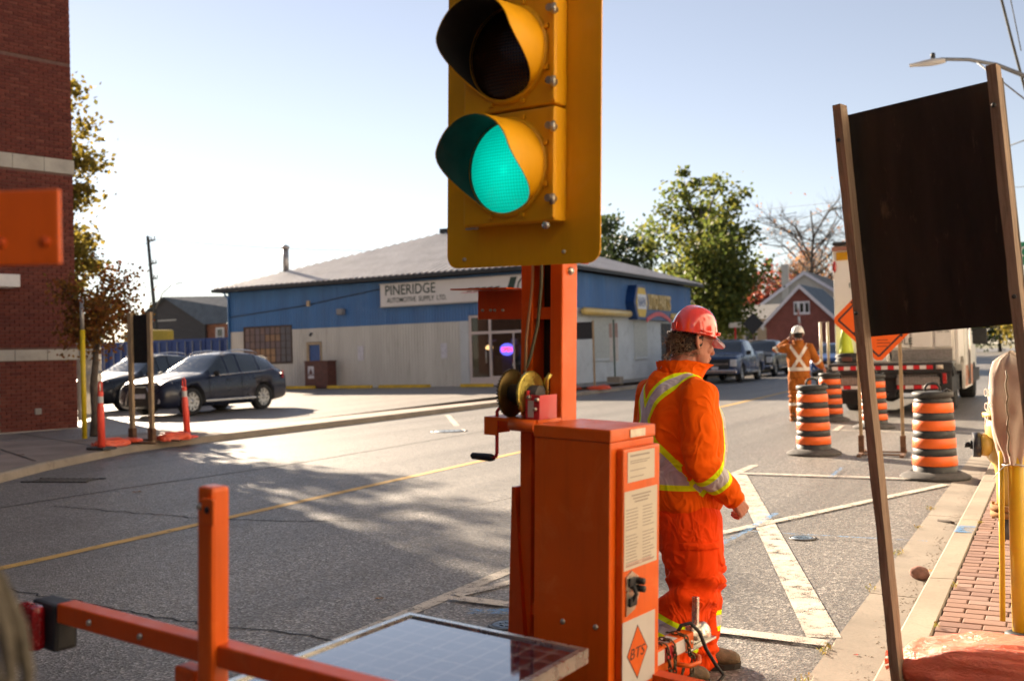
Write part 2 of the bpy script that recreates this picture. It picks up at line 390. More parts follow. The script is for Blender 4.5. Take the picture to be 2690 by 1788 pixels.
# grit along the kerb foot, weeds in the joints, a stone, leaves
random.seed(5)
gr = MB()
for k in range(1500):
    x = -.74-abs(random.gauss(0, .07)); y = rnd(3.8, 13) if k < 1000 else rnd(13, 24); s = rnd(.0015, .006)
    if noise.noise(Vector((0, y*1.7, 0))) < -.15 and rnd(0, 1) < .8: continue
    gr.add([(x-s,y-s,.003),(x+s,y-s*.6,.003),(x+s*.7,y+s,.003),(x-s*.8,y+s,.003),(x,y,.003+s*.6)], [(0,1,4),(1,2,4),(2,3,4),(3,0,4)])
tag(gr.build('gutter_grit', pm('grit', (.30, .25, .19), .95, var=.5, vs=40)), 'brown grit and dirt gathered along the foot of the kerb', 'grit', kind='stuff')
wd = MB()
for (cx, cy, nn, rr) in [(-1.05,5.05,60,.05),(-1.04,4.55,40,.05),(-1.05,6.4,30,.04),(-1.05,7.6,50,.06),(-1.04,8.7,30,.04),(-.55,6.1,26,.02),(-.55,8.3,26,.02),(-1.05,9.7,30,.05),(-.555,5.2,20,.02)]:
    for k in range(nn):
        a = rnd(0, 2*pi); r = rr*sqrt(rnd(0,1)); x, y = cx+cos(a)*r*.6, cy+sin(a)*r*1.8; h = rnd(.006,.025); b_ = rnd(0, 2*pi); q = h*.8
        z0 = .13 if cx > -.6 else .004
        wd.add([(x,y,z0),(x+cos(b_)*q,y+sin(b_)*q,z0+h),(x+cos(b_+.5)*q,y+sin(b_+.5)*q,z0+h*.8)], [(0,1,2)])
tag(wd.build('joint_weeds', leafm('weed', [(.16,.17,.03),(.25,.2,.05),(.3,.16,.06)])), 'tiny weeds growing in the gutter and kerb joints', 'weeds', kind='stuff')
st = MB(); bm_ = bmesh.new(); bmesh.ops.create_icosphere(bm_, subdivisions=3, radius=1)
for q in bm_.verts:
    k = 1+.22*noise.noise(q.co*1.3)+.08*noise.noise(q.co*4); q.co = Vector((q.co.x*.062*k, q.co.y*.05*k, q.co.z*.045*k+.04))
st.bm(bm_, 0, True)
tag(st.build('loose_stone', pm('reddish stone', (.25,.13,.1), .9, var=.3, vs=25, bs=60, bst=.5), loc=(-.815,6.82,0)), 'fist-sized reddish stone lying in the gutter against the kerb', 'stone')
def leaf_piece(x, y, z, s, col, label, name='fallen_leaf'):
    b = MB(); pts = []
    for k in range(10): a = 2*pi*k/10; r = s*(1 if k % 2 == 0 else .55); pts.append((cos(a)*r, sin(a)*r*.7, s*.15*abs(sin(a*1.5))+.003))
    b.add(pts+[(0,0,s*.1)], [(k, (k+1) % 10, 10) for k in range(10)])
    tag(b.build(name, pm(col[0], col[1], .8, vs=40, var=.3), loc=(x, y, z), rz=rnd(0, 6)), label, 'leaf')
brl = ('brown leaf', (.22,.11,.04)); orl = ('orange leaf', (.42,.17,.05))
leaf_piece(-3.76, 5.05, .005, .035, brl, 'single dry brown leaf on the shaded asphalt')
leaf_piece(-.775, 6.98, .02, .045, orl, 'orange leaf caught behind the stone in the gutter')
leaf_piece(-9.6, 8.2, .005, .07, brl, 'dry leaf on the asphalt in deep shade by the tar seam')
leaf_piece(-14.6, 10.2, .125, .08, brl, 'brown leaf lying on the shaded far sidewalk')
leaf_piece(-.9, 5.02, .005, .018, ('red leaf', (.4,.06,.04)), 'small red leaf scrap in the gutter by the sign post')
b = MB().tube([(-.80,8.98,.012),(-.83,9.03,.014),(-.93,9.09,.01)], .012, 5)
tag(b.build('dead_twig', pm('twig', (.05,.035,.025), .9)), 'short dark twig lying in the gutter', 'twig')

# ---- far side: kerb, sidewalk, parking lot
def lotz(y): 
    t = max(0., min(1., (y-14)/20)); return .12+.13*t*t*(3-2*t)
lk = MB(); pts = LK[1:13]; 
for w0, w1, z0, z1 in [(0,.02,-.05,.10),(.02,.05,.10,.122),(.05,.18,.122,.122)]:
    def off(i, d):
        p = Vector(pts[i]); t = (Vector(pts[min(i+1, len(pts)-1)])-Vector(pts[max(i-1, 0)])).normalized(); q = Vector((-t.y, t.x))*d; return (p.x+q.x, p.y+q.y)
    L0 = [(*off(i, w0), z0) for i in range(len(pts))]; L1 = [(*off(i, w1), z1) for i in range(len(pts))]; k = len(pts)
    lk.add(L0+L1, [(i, i+1, i+k+1, i+k) for i in range(k-1)])
struct(lk.build('far_kerb', M_kerb, fixn=False))
def offk(i, d):
    p = Vector(LK[i]); t = (Vector(LK[min(i+1, len(LK)-1)])-Vector(LK[max(i-1, 0)])).normalized(); q = Vector((-t.y, t.x))*d; return (p.x+q.x, p.y+q.y)
sw = MB(); k = len(LK)
sw.add([(*offk(i, .18), .121) for i in range(k)]+[(*offk(i, 2.2 if LK[i][1] > 12.5 else 7), .124) for i in range(k)], [(i, i+1, i+k+1, i+k) for i in range(k-1)])
farside = struct(sw.build('far_sidewalk', M_pave))
lot = MB(); ys = [-25,0,8,12,14,17,20,23,26,30,34,40,60,120,260]
lot.add([(-15.6,y,lotz(y)-.008) for y in ys]+[(-110,y,lotz(y)-.008) for y in ys], [(i, i+1, i+len(ys)+1, i+len(ys)) for i in range(len(ys)-1)])
lots = struct(lot.build('parking_lot', M_lot))
for (a, b_) in [((-14.55,14.2),(-16.4,14.0)),((-14.55,18.4),(-16.5,18.2)),((-13.4,9.6),(-19,12.2)),((-14.5,11.6),(-19.5,13.6)),((-14.55,23),(-16.5,22.8)),((-16.0,11.5),(-15.9,26))]:
    strip([a, b_], .03, .128, M_blk, 'expansion_joint', farside)
# ================================================================= buildings
M_stone = concrete_mat('limestone', (.40, .37, .32))
M_alu = pm('anodised frame', (.42, .40, .37), .4, metal=.6, var=.1)
M_dglass = pm('dark window glass', (.012, .016, .018), .05, var=.3, vs=.6, spec=.8)
M_lglass = pm('pale blind glass', (.28, .31, .31), .08, var=.15, vs=.8, spec=.7)
M_wtrim = pm('white trim', (.62, .60, .58), .6, var=.06)
M_bwall = brick_mat('red brick', [(.125, .033, .024), (.155, .045, .032), (.10, .028, .022), (.17, .055, .04)], 9.)
M_mort = pm('mortar', (.13, .07, .055), .95, var=.2, vs=12)

# ---- red brick building at the left edge
BR = thing('brick_building', 'tall red brick building with pale stone bands at the left edge', 'building', (-19.7, 15.2, 0), radians(-103.5))
MB().box((-.004, -12, 0), (9.5, -.012, 17.5)).build('wall_core', M_mort, BR)  # unseen upper height added so the wall shades the near side
random.seed(3)
wx1 = 1.72                                     # the glazed bay starts here
bv, bf = brick_mesh(.198, .066, .03, .004)
bw_me = MB().add([(p[0], -.02+p[2], p[1]) for p in bv], bf).mesh('brick', [M_bwall])
restw = MB(); allb = []
z = .17; row = 0
bands = [(1.68, 1.92), (5.92, 6.24)]
while z < 11.5:
    if not any(b0-.03 < z < b1+.03 for b0, b1 in bands) and abs(z-8.43) > .035:
        x = .1 - (.104 if row % 2 else 0)
        while x < 9.4:
            if x < wx1-.05 or x > wx1+1.5 or z > 6.3 : allb.append((x, z))
            x += .208
    z += .0765; row += 1
pick = sorted([c for c in allb if c[0] < wx1 and 0.0 < c[0]], key=lambda c: abs(c[1]-3.2))[:290]; ps = set(pick)
for c in allb:
    if c in ps and c[0] > .12: obj('brick', bw_me, BR, (c[0], rnd(-.003, .003), c[1]))
    else:
        dy = rnd(-.003, .003); restw.add([(max(-.002, p[0]+c[0]), -.02+p[2]+dy, p[1]+c[1]) for p in bv], bf)
tag(restw.build('bricks', M_bwall, BR), kind='stuff')
for (b0, b1) in bands:
    x = -.035
    while x < 9.3:
        l = rnd(.62, .72); MB().box((x, -.3, b0), (min(x+l-.008, 9.5), .022, b1), ch=.006).build('stone', M_stone, BR); x += l
MB().box((-.02, -.3, 0), (wx1, .03, .13), ch=.01).build('plinth', M_stone, BR)
# glazed entrance bay
MB().box((wx1, -.02, 0), (wx1+.07, .035, 5.9)).box((wx1+1.3, -.02, 0), (wx1+1.37, .035, 5.9)).box((wx1+.071, -.02, 3.0), (wx1+1.299, .03, 3.07)).box((wx1+.071, -.02, .06), (wx1+1.299, .03, .2)).build('window_frame', M_alu, BR)
MB().box((wx1+.07, -.02, .2), (wx1+1.3, -.004, 5.9)).build('window', M_lglass, BR)
MB().box((wx1-.02, -.012, 6.3), (wx1+1.5, -.011, 8.3)).build('upper_window', M_dglass, BR)
MB().box((wx1-.30, -.3, 3.26), (wx1+4, .55, 3.53), ch=.01).build('canopy', M_wtrim, BR)
vb = MB().box((.82, .0, .48), (.96, .05, .62), ch=.01); vb.build('wall_vent', pm('grey plastic', (.23,.21,.19), .6), BR)
MB().box((-.06, -12, 17.5), (9.6, .1, 17.8)).build('coping', M_stone, BR)

# ---- blue auto parts store
ST = thing('auto_parts_store', 'low blue and beige metal-clad store with ribbed hip roof and long sign', 'building', (-35.4, 36, 0))
M_bsid = pm('blue siding', (.03, .13, .34), .45, var=.16, vs=1.6, stretch=(1,1,.16), dirt=((.05,.11,.2), .5))
M_gsid = pm('beige siding', (.51, .505, .47), .55, var=.12, vs=1.6, stretch=(1,1,.16), dirt=((.2,.18,.14), .5))
M_stuc = pm('pale stucco', (.50, .53, .545), .8, var=.12, vs=.8, dirt=((.24,.25,.25), .5), bs=30, bst=.2)
M_roof = pm('weathered steel with rib shade', (.07, .07, .075), .9, spec=.05, metal=0., var=.2, vs=.6, dirt=((.12,.11,.11), .4))  # base darkened to put in the shadow gaps between the ribs
M_rib = pm('bare rib steel', (.50,.49,.50), .5, metal=.1, var=.15, vs=1.)
M_dark = pm('dark trim', (.02, .022, .026), .6)
ZB, ZS, ZE = .2, 3.0, 4.93
MB().box((.06, .06, 0), (17.74, 16.64, 4.98)).build('wall_core', M_dark, ST)
def corr(x0, x1, z0, z1, side=False, pitch=.15):
    b = MB(); pr = []; x = x0
    while x < x1-1e-6:
        for dx, d in ((0, 0), (.07, 0), (.085, .022), (.125, .022)):
            if x+dx*pitch/.15 < x1: pr.append((x+dx*pitch/.15, d))
        x += pitch
    pr.append((x1, 0)); n = len(pr)
    if not side: vs = [(p, -d, z0) for p, d in pr]+[(p, -d, z1) for p, d in pr]
    else: vs = [(17.8+d, p, z0) for p, d in pr]+[(17.8+d, p, z1) for p, d in pr]
    b.add(vs, [(i, i+1, i+1+n, i+n) for i in range(n-1)]); return b
def wallp(mat, *secs, name='siding'):
    b = MB()
    for s in secs:
        c = corr(*s); b.add(c.v, c.f)
    return b.build(name, mat, ST)
wallp(M_bsid, (0, .9, ZS, ZE), (.9, 3.95, 3.22, ZE), (3.95, 13.65, ZS, ZE), (13.65, 17.8, 3.24, ZE), name='blue_siding')
wallp(M_gsid, (0, .9, ZB, ZS), (.9, 3.95, ZB, 1.40), (3.95, 4.8, ZB, ZS), (4.8, 5.7, 2.38, ZS), (5.7, 13.65, ZB, ZS), name='beige_siding')
wallp(M_bsid, (0, 16.7, 3.42, ZE, True), name='blue_siding')
MB().box((17.74, 0, .1), (17.8, 16.7, 3.42)).build('stucco_wall', M_stuc, ST)
MB().box((-.03, -.04, ZB), (.06, .05, ZE)).box((17.76, -.04, 3.24), (17.84, .05, ZE)).build('corner_trim', M_bsid, ST)
MB().box((13.2, -.035, ZB), (13.62, .0, ZS)).build('pilaster', M_stuc, ST)
# hip roof
rs, ov = .35, .55; xl, xr, yl, yr = -ov, 17.8+ov, -ov, 16.7+ov; ze = 5.08; hy = (yr-yl)/2
pk = ze+rs*hy
A = (xl,yl,ze); B = (xr,yl,ze); C_ = (xr,yr,ze); D = (xl,yr,ze); P1 = (xl+hy,yl+hy,pk); P2 = (xr-hy,yl+hy,pk)
roof = MB().add([A,B,C_,D,P1,P2], [(0,1,5,4),(1,2,5),(2,3,4,5),(3,0,4),(3,2,1,0)]).build('roof', M_roof, ST)
sl = sqrt(1+rs*rs)
def rib(p, q, wd, up, m):
    p, q = Vector(p), Vector(q); w_ = Vector(wd); h = Vector(up)
    return MB().add([p-w_*.06, p+w_*.06, p+w_*.045+h, p-w_*.045+h, q-w_*.06, q+w_*.06, q+w_*.045+h, q-w_*.045+h], [(0,1,2,3),(4,7,6,5),(0,4,5,1),(1,5,6,2),(2,6,7,3),(3,7,4,0)]).build('rib', m, roof)
k = 0; x = xl+.2
while x < xr-.1:
    r = min(x-xl, xr-x, hy)
    rib((x, yl-.03, ze+.002), (x, yl+r, ze+rs*r+.002), (1,0,0), (0,-.02,.055), M_rib); x += .31
y = yl+.2
while y < yr-.1:
    r = min(y-yl, yr-y, hy)
    rib((xr+.03, y, ze+.002), (xr-r, y, ze+rs*r+.002), (0,1,0), (.02,0,.055), M_rib); y += .31
MB().box((xl-.02, yl-.06, ze-.15), (xr+.02, yl-.0, ze-.005)).box((xr, yl, ze-.15), (xr+.06, yr, ze-.005)).box((xl-.02,yl,ze-.15),(xl+.03,yr,ze-.005)).build('eave_gutter', M_dark, ST)
MB().tube([(.12,-.45,4.9),(.1,-.3,4.75),(.05,-.1,4.6),(.05,-.1,.3)], .05, 8).build('downspout', M_bsid, ST)
MB().tube([Vector(A)+Vector((2.55,2.45,.85)), Vector(A)+Vector((2.55,2.45,2.05))], .15, 12).lathe([(.2,0),(.2,.12),(.05,.2)], 12, c=(A[0]+2.55, A[1]+2.45, ze+2.0)).build('chimney', pm('galvanised steel', (.36,.34,.33), .4, metal=.7, var=.3, vs=8), ST)
MB().box((7.6, 7.3, 7.75), (9.6, 8.6, 8.12)).build('roof_vent', M_dark, ST)
# barred window with boards behind the panes
wf = MB().box((.92, -.03, 1.42), (3.93, .05, 1.48)).box((.92, -.03, 3.15), (3.93, .05, 3.21)).box((.92,-.03,1.481),(.98,.05,3.149)).box((3.87,-.03,1.481),(3.93,.05,3.149))
wf.build('window_frame', pm('rusty steel', (.07,.045,.035), .8, var=.4, vs=5), ST)
wp = bpy.data.objects[[o.name for o in kids(ST) if o.name.startswith('window_frame')][0]]
random.seed(8)
pcs = [pm('pane board %d' % i, c, .35, var=.2, vs=3, spec=.6) for i, c in enumerate([(.20,.10,.045),(.13,.07,.06),(.10,.06,.07),(.25,.13,.05),(.07,.06,.075)])]
for i in range(9):
    for j in range(5):
        x0 = .99+i*.3205; z0 = 1.49+j*.332
        mi = 3 if (j < 2 and 2 < i < 6) else (4 if i > 6 else random.choice([0,1,1,2]))
        MB().box((x0+.012, -.0, z0+.012), (x0+.308, .02, z0+.32)).build('pane', pcs[mi], wp)
for i in range(10): MB().box((.985+i*.3205-.012, -.02, 1.485), (.985+i*.3205+.012, .0, 3.145)).build('bar', MC['rusty steel'], wp)
for j in range(4): MB().box((.99, -.022, 1.8+j*.332), (3.86, -.002, 1.825+j*.332)).build('bar', MC['rusty steel'], wp)
# service door
M_bdoor = pm('blue door', (.012, .06, .24), .35, var=.1)
dr = MB().box((4.95, .02, .25), (5.62, .07, 2.24)).build('door', M_bdoor, ST)
MB().box((5.52, -.03, 1.15), (5.57, .02, 1.25)).build('handle', M_alu, dr)
MB().box((4.83,-.05,.22),(4.95,.08,2.36)).box((5.62,-.05,.22),(5.69,.08,2.36)).box((4.951,-.05,2.24),(5.619,.08,2.36)).build('door_frame', pm('tan paint', (.36,.28,.18), .6), ST)
# wall fittings
MB().box((6.82, -.3, 3.55), (7.14, -.03, 3.82), ch=.03).build('wall_light', pm('grey lamp', (.2,.2,.21), .5), ST)
MB().box((4.98, -.16, 4.02), (5.12, -.03, 4.28), ch=.02).build('wall_bell', pm('buff plastic', (.42,.33,.22), .6), ST)
MB().tube([(5.2,-.03,2.75),(5.2,-.16,2.78),(5.2,-.2,2.66)], [.03,.03,.07], 8).build('door_lamp', M_dark, ST)
M_paper = pm('white paper', (.55,.55,.6), .8, var=.2, vs=14, coord='Object')
for x in (7.95, 12.38): MB().box((x-.16, -.045, 1.45), (x+.16, -.04, 2.1)).build('notice', M_paper, ST)
MB().tube([(x, -.06, z) for x, z in ((.05,3.72),(2,3.86),(4.9,4.08),(7,4.35),(9.2,4.60))], .02, 5).build('cable', M_dark, ST)
# long fascia sign
M_sign = pm('white sign face', (.62,.60,.585), .4, var=.05, vs=.7, dirt=((.45,.42,.38), .35))
M_ink = pm('black green lettering', (.02,.045,.035), .5)
sg = MB().box((9.27, -.26, 3.80), (17.3, -.03, 4.76), ch=.015).build('fascia_sign', M_sign, ST)
MB().box((9.22,-.275,3.76),(17.35,-.03,3.795)).box((9.22,-.275,4.765),(17.35,-.03,4.80)).build('sign_rim', M_alu, sg)
lettering('lettering', 'PINERIDGE', .62, M_ink, sg, (9.55,-.265,4.28), (1,0,0), (0,0,1), width=2.62, bold=.006)
lettering('lettering', 'AUTOMOTIVE  SUPPLY  LTD.', .30, M_ink, sg, (9.62,-.265,3.95), (1,0,0), (0,0,1), width=3.1, bold=.003)
b = MB().prism([(15.55,3.86),(15.85,3.86),(16.15,4.7),(15.85,4.7)], 1, -.275, -.262); b.lathe([(.34,0),(.34,.012),(.40,.012),(.40,0)], 24, c=(16.55,-.275,4.28), axis=1, caps=False); b.prism([(16.5,3.95),(16.8,3.95),(16.62,4.55)], 1, -.272, -.262)
b.build('emblem', M_ink, sg)
b = MB()
for k in range(5): b.prism([(13.72+k*.32,4.22),(13.95+k*.32,4.22),(14.08+k*.32,4.36),(13.85+k*.32,4.36)], 1, -.272, -.262)
b.build('emblem', M_ink, sg)
MB().prism([(13.45,4.17),(15.2,4.17),(15.2,4.21),(13.45,4.19)], 1, -.272, -.262).build('emblem', pm('red lettering', (.5,.03,.05), .5), sg)
# glazed storefront
sf = thing; M_tglass, n_, b_ = node_mat('shop glass'); 
tr = n_.nodes.new('ShaderNodeBsdfTransparent'); gl = n_.nodes.new('ShaderNodeBsdfGlossy'); gl.inputs['Roughness'].default_value = .02; lw = n_.nodes.new('ShaderNodeLayerWeight'); lw.inputs[0].default_value = .35
mx = n_.nodes.new('ShaderNodeMixShader'); n_.links.new(lw.outputs['Fresnel'], mx.inputs[0]); n_.links.new(tr.outputs[0], mx.inputs[1]); n_.links.new(gl.outputs[0], mx.inputs[2]); n_.links.new(mx.outputs[0], n_.nodes['Material Output'].inputs[0]); tr.inputs[0].default_value = (.6,.62,.6,1)
rm = MB().add([(13.7,.1,.28),(17.7,.1,.28),(17.7,4,.28),(13.7,4,.28),(13.7,.1,3.2),(17.7,.1,3.2),(17.7,4,3.2),(13.7,4,3.2)], [(0,1,2,3),(7,6,5,4),(1,5,6,2),(2,6,7,3),(3,7,4,0)])
wc = bpy.data.objects[[o.name for o in kids(ST) if o.name.startswith('wall_core')][0]]
_m = MB().box((.06,.06,0),(13.68,16.64,4.98)).box((13.68,4.02,0),(17.74,16.64,4.98)).box((13.68,.06,3.22),(17.72,4.01,4.98)).box((13.68,.06,0),(17.72,4.01,.26)); wc.data = _m.mesh('wall_core', [M_dark])
rm.build('shop_interior', pm('dim interior', (.055,.035,.025), .9, var=.5, vs=1.5), ST)
M_sff = pm('pale storefront frame', (.55,.47,.44), .45, var=.06)
f = MB()
for x in (13.66, 14.62, 16.55, 17.66): f.box((x, -.05, .28), (x+.1, .06, 3.22))
for x0, x1 in ((13.76,14.62),(14.72,16.55),(16.65,17.66)):
    f.box((x0, -.045, 3.12), (x1, .055, 3.21)); f.box((x0, -.045, 2.42), (x1, .055, 2.53)); 
f.box((13.76,-.045,.28),(14.62,.05,.62)); f.box((14.72,-.045,.28),(16.55,.05,.66)).box((16.65,-.045,.28),(17.66,.05,.66)); f.box((15.75,-.04,.66),(15.8,.04,2.42))
f.build('storefront_frame', M_sff, ST)
for x0, x1, z0, z1 in [(13.76,14.62,.62,2.42),(14.72,15.75,.66,2.42),(15.8,16.55,.66,2.42),(16.65,17.66,.66,2.42),(13.76,14.62,2.53,3.12),(14.72,16.55,2.53,3.12),(16.65,17.66,2.53,3.12)]:
    MB().box((x0, 0, z0), (x1, .012, z1)).build('pane', M_tglass, ST)
MB().tube([(14.5,-.1,1.2),(14.5,-.1,1.75)], .025, 8).build('door_pull', M_alu, ST)
M_neonr = pm('red neon', (1., .05, .08), .5, emit=1.6); M_neonb = pm('blue neon', (.12, .12, .9), .5, emit=1.1)
ns_ = MB().lathe([(.0,0),(.30,0),(.30,.03),(.0,.03)], 24, axis=1); ns_.xf(Matrix.Translation((15.38,.1,1.75)) @ Matrix.Diagonal((1.1,1,.85,1)))
ne = ns_.build('neon_sign', M_neonb, ST)
lettering('lettering', 'OPEN', .26, M_neonr, ne, (15.12,.092,1.66), (1,0,0), (0,0,1), width=.52, bold=.012)
MB().lathe([(.0,-.1),(.14,-.06),(.16,.02),(.08,.1)], 12, c=(14.25,.6,1.85)).build('lamp', pm('lit lamp', (1,.55,.25), .5, emit=1.2), ST)
random.seed(21)
for i, (x, z0, wd_, h, c) in enumerate([(14.9,.7,.5,.9,(.05,.07,.14)),(15.6,.7,.3,1.2,(.03,.03,.03)),(16.0,.7,.4,.5,(.3,.3,.28)),(16.9,.7,.6,1.4,(.12,.08,.05)),(14.1,.7,.4,.8,(.05,.06,.05)),(15.3,1.95,.25,.25,(.5,.5,.42)),(14.05,2.1,.3,.1,(.3,.25,.5)),(15.2,.7,.25,.35,(.35,.2,.08))]):
    MB().box((x, .5+.2*i % .9, z0), (x+wd_, .8+.2*i % .9, z0+h), ch=.03).build('shop_stock', pm('stock %d' % i, c, .6, var=.3, vs=4), ST)
# street side: yellow bumper tubes, shield and lettering
M_tube = pm('yellow tube', (.60,.42,.13), .35, var=.1, coat=.3)
def vtube(y0, y1):
    b = MB(); r = .17; x = 18.06; z = 3.26
    b.tube([(x,y0,z),(x,y0+.05,z),(x,y0+.14,z),(x,y1-.14,z),(x,y1-.05,z),(x,y1,z)], [r*.45,r*.8,r,r,r*.8,r*.45], 16); return b.build('bumper_tube', M_tube, ST)
vtube(1.9, 7.15); vtube(12.6, 16.4)
M_sblue = pm('sign blue', (.01,.045,.17), .4); M_syel = pm('sign yellow', (.62,.40,.02), .4); M_sred = pm('sign red', (.55,.03,.06), .4); M_swht = pm('sign white', (.65,.65,.68), .4)
hexp = lambda cy, hw, z0, z1: [(cy-hw*.55,z0),(cy+hw*.55,z0),(cy+hw*.75,z0+.25),(cy+hw,(z0+z1)/2),(cy+hw*.75,z1-.25),(cy+hw*.55,z1),(cy-hw*.55,z1),(cy-hw*.75,z1-.25),(cy-hw,(z0+z1)/2),(cy-hw*.75,z0+.25)]
lg = MB().prism(hexp(8.1,.95,3.02,4.62), 0, 17.83, 18.28).build('shield_sign', M_sblue, ST)
MB().prism(hexp(8.1,.72,3.14,4.5), 0, 18.281, 18.295).build('shield_face', M_syel, lg)
MB().box((18.296, 7.55, 3.5), (18.303, 8.66, 4.2)).build('shield_panel', M_swht, lg)
lettering('lettering', 'NAPA', .62, M_sblue, lg, (18.304, 7.62, 3.62), (0,1,0), (0,0,1), width=.98, bold=.012)
bd = MB().box((17.83, 9.0, 3.02), (18.1, 12.55, 3.55)).build('sign_board', M_sblue, ST)
lettering('raised_lettering', 'AUTO PARTS', 1.0, pm('gold lettering', (.55,.40,.16), .45, var=.12), ST, (17.9, 9.05, 3.56), (0,1,0), (0,0,1), width=3.5, depth=.12, bold=.035)
b = MB(); N = 14; arc = [(9.1+3.4*i/N, 3.1+.34*sin(pi*i/N)) for i in range(N+1)]
b.prism(arc+[(p[0], p[1]-.2) for p in reversed(arc)], 0, 18.1, 18.14); b.build('sign_swoosh', M_sred, bd)
# blanked windows on the street side
for (y0, y1) in [(3.4,6.0),(8.2,9.9)]:
    MB().box((17.80, y0, 1.25), (17.815, y1, 3.0)).build('blanked_window', pm('blanked window', (.42,.43,.40), .6, var=.1), ST); MB().box((17.80, y0-.06, 1.15), (17.9, y1+.06, 1.25)).build('sill', M_stuc, ST)
MB().box((17.80, 11.9, .2), (17.84, 13.4, 2.9)).build('entry_recess', M_dark, ST)

# yellow wheel stops, brown bin
M_stop = pm('yellow concrete', (.55,.35,.02), .7, var=.2, vs=4, dirt=((.3,.2,.06), .6))
def stop(x, y, l, label):
    b = MB().prism([(-.09,0),(.09,0),(.06,.13),(-.06,.13)], 0, -l/2, l/2)
    for i in range(len(b.v)): b.v[i] = (b.v[i][0], b.v[i][1], b.v[i][2])
    tag(b.build('wheel_stop', M_stop, loc=(x, y, lotz(y)+.002)), label, 'wheel stop', 'yellow wheel stops along the store wall')
stop(-30.6, 34.9, 2.7, 'yellow concrete wheel stop below the brown bin'); stop(-27.3, 34.9, 2.4, 'second yellow wheel stop, left of the centre of the beige wall')
stop(-24.4, 34.9, 2.6, 'yellow wheel stop just left of the glazed storefront'); stop(-20.8, 34.9, 1.5, 'short yellow wheel stop in front of the store door')
stop(-33.9, 34.9, 2.4, 'yellow wheel stop under the barred window, behind the black suv')
BN = thing('waste_bin', 'rust brown steel waste bin beside the blue service door', 'waste bin', (-29.4, 35.5, .25))
M_rust = pm('rust brown steel', (.10,.035,.025), .6, var=.25, vs=4)
MB().box((-.66,-.32,.02),(.66,.32,1.2), ch=.02).build('body', M_rust, BN); MB().box((-.68,-.34,1.2),(.68,.34,1.25)).build('lid', M_rust, BN)
for x in (-.5, .5): MB().box((x-.05,-.3,0),(x+.05,.3,.02)).build('foot', M_dark, BN)
MB().box((-.45,-.326,.62),(-.12,-.321,1.0)).build('poster', M_paper, BN); MB().box((-.45,-.326,.45),(-.12,-.321,.58)).build('poster', M_paper, BN)
MB().prism([(-.42,.64),(-.16,.64),(-.29,.92)], 1, -.33, -.3265).build('emblem', M_rust, BN)

# ---- pale building on the near side, out of frame: the sunlit wall that the hard hat mirrors
NB = thing('corner_shop', 'pale rendered two-storey shop on the near sidewalk', 'building', (4.3, -6, 0))
M_rend = pm('cream render', (.76,.70,.60), .85, var=.08, vs=.7)
b = MB().box((.02, 0, .1), (9, 34, 8.2)); b.build('wall', M_rend, NB)
MB().box((-.25, -.2, 8.2), (9.2, 34.2, 8.5)).build('cornice', M_wtrim, NB)
for k in range(8):
    for z0, z1 in ((5.1, 6.9),):
        wn = MB().box((-.03, 1.6+k*4.1, z0), (.03, 2.8+k*4.1, z1)).build('window', M_dglass, NB); MB().box((-.08, 1.5+k*4.1, z0-.12), (.03, 2.9+k*4.1, z0-.001)).build('sill', M_stone, wn)
for k in range(4):
    MB().box((-.04, 2.+k*8.2, .7), (.03, 5.2+k*8.2, 3.1)).build('shop_window', M_dglass, NB)

# ---- unseen blocks added to cut the light from beside and behind the viewer
for nm, lb, loc, dx, dy, hh, mt in [('side_light_blocker','added unseen brick block on the far side, left of the frame, blocking light',(-40,-34,0),17.4,38.5,22,M_mort),('rear_light_blocker','added unseen brick block behind the viewer, blocking sky light',(-26,-46,0),44,10,18,M_mort)]:
    t = thing(nm, lb, 'building', loc); MB().box((0,0,0),(dx,dy,hh)).build('wall', mt, t); MB().box((-.2,-.2,hh),(dx+.2,dy+.2,hh+.35)).build('cornice', M_stone, t)
    for k in range(int(dy/4)): 
        for z in (1.2, 4.6, 8.2): MB().box((dx-.02,1.2+k*4,z),(dx+.03,2.8+k*4,z+2)).build('window', M_dglass, t)
    for k in range(int(dx/4)):
        for z in (1.2, 4.6, 8.2): MB().box((1.2+k*4,dy-.02,z),(2.8+k*4,dy+.03,z+2)).build('window', M_dglass, t)

# ---- far left: house, containers
HS = thing('dark_house', 'dark grey gabled house with a brick lower wing beyond the blue containers', 'house', (-68.4, 62, 0))
M_dsid = pm('charcoal siding', (.045,.043,.045), .7, var=.15, vs=.8, stretch=(1,1,6)); M_slate = pm('blue grey shingle', (.10,.125,.15), .8, var=.2, vs=2); M_obr = pm('orange brick', (.24,.10,.055), .85, var=.25, vs=3)
MB().prism([(-4.6,0),(4.6,0),(4.6,4.9),(0,7.3),(-4.6,4.9)], 1, 0, .15).build('gable_wall', M_dsid, HS)
MB().box((-4.5,.15,0),(4.5,11,4.9)).build('wall', M_dsid, HS)
MB().add([(0,-.4,7.45),(14,6.5,7.2),(14,.5,5.05),(4.9,-.4,4.85),(-4.9,-.4,4.85),(-4.9,11,4.85),(0,11,7.45)], [(0,3,2,1),(0,6,5,4)]).build('roof', M_slate, HS)
MB().box((3.8,.3,0),(14,9,4.85)).build('brick_wing', M_obr, HS)
for x in (5.6, 9.6):
    wn = MB().box((x,.22,3.0),(x+.95,.3,4.55)).build('window', M_wtrim, HS); MB().box((x+.2,.2,3.15),(x+.75,.22,3.75)).box((x+.2,.2,3.82),(x+.75,.22,4.4)).build('pane', M_dglass, wn)
MB().box((-3.2,-.03,5.35),(1.2,0,5.45)).build('trim', M_alu, HS)
wn = MB().box((-1.6,-.05,2.4),(-.3,0,3.9)).build('window', M_lglass, HS)
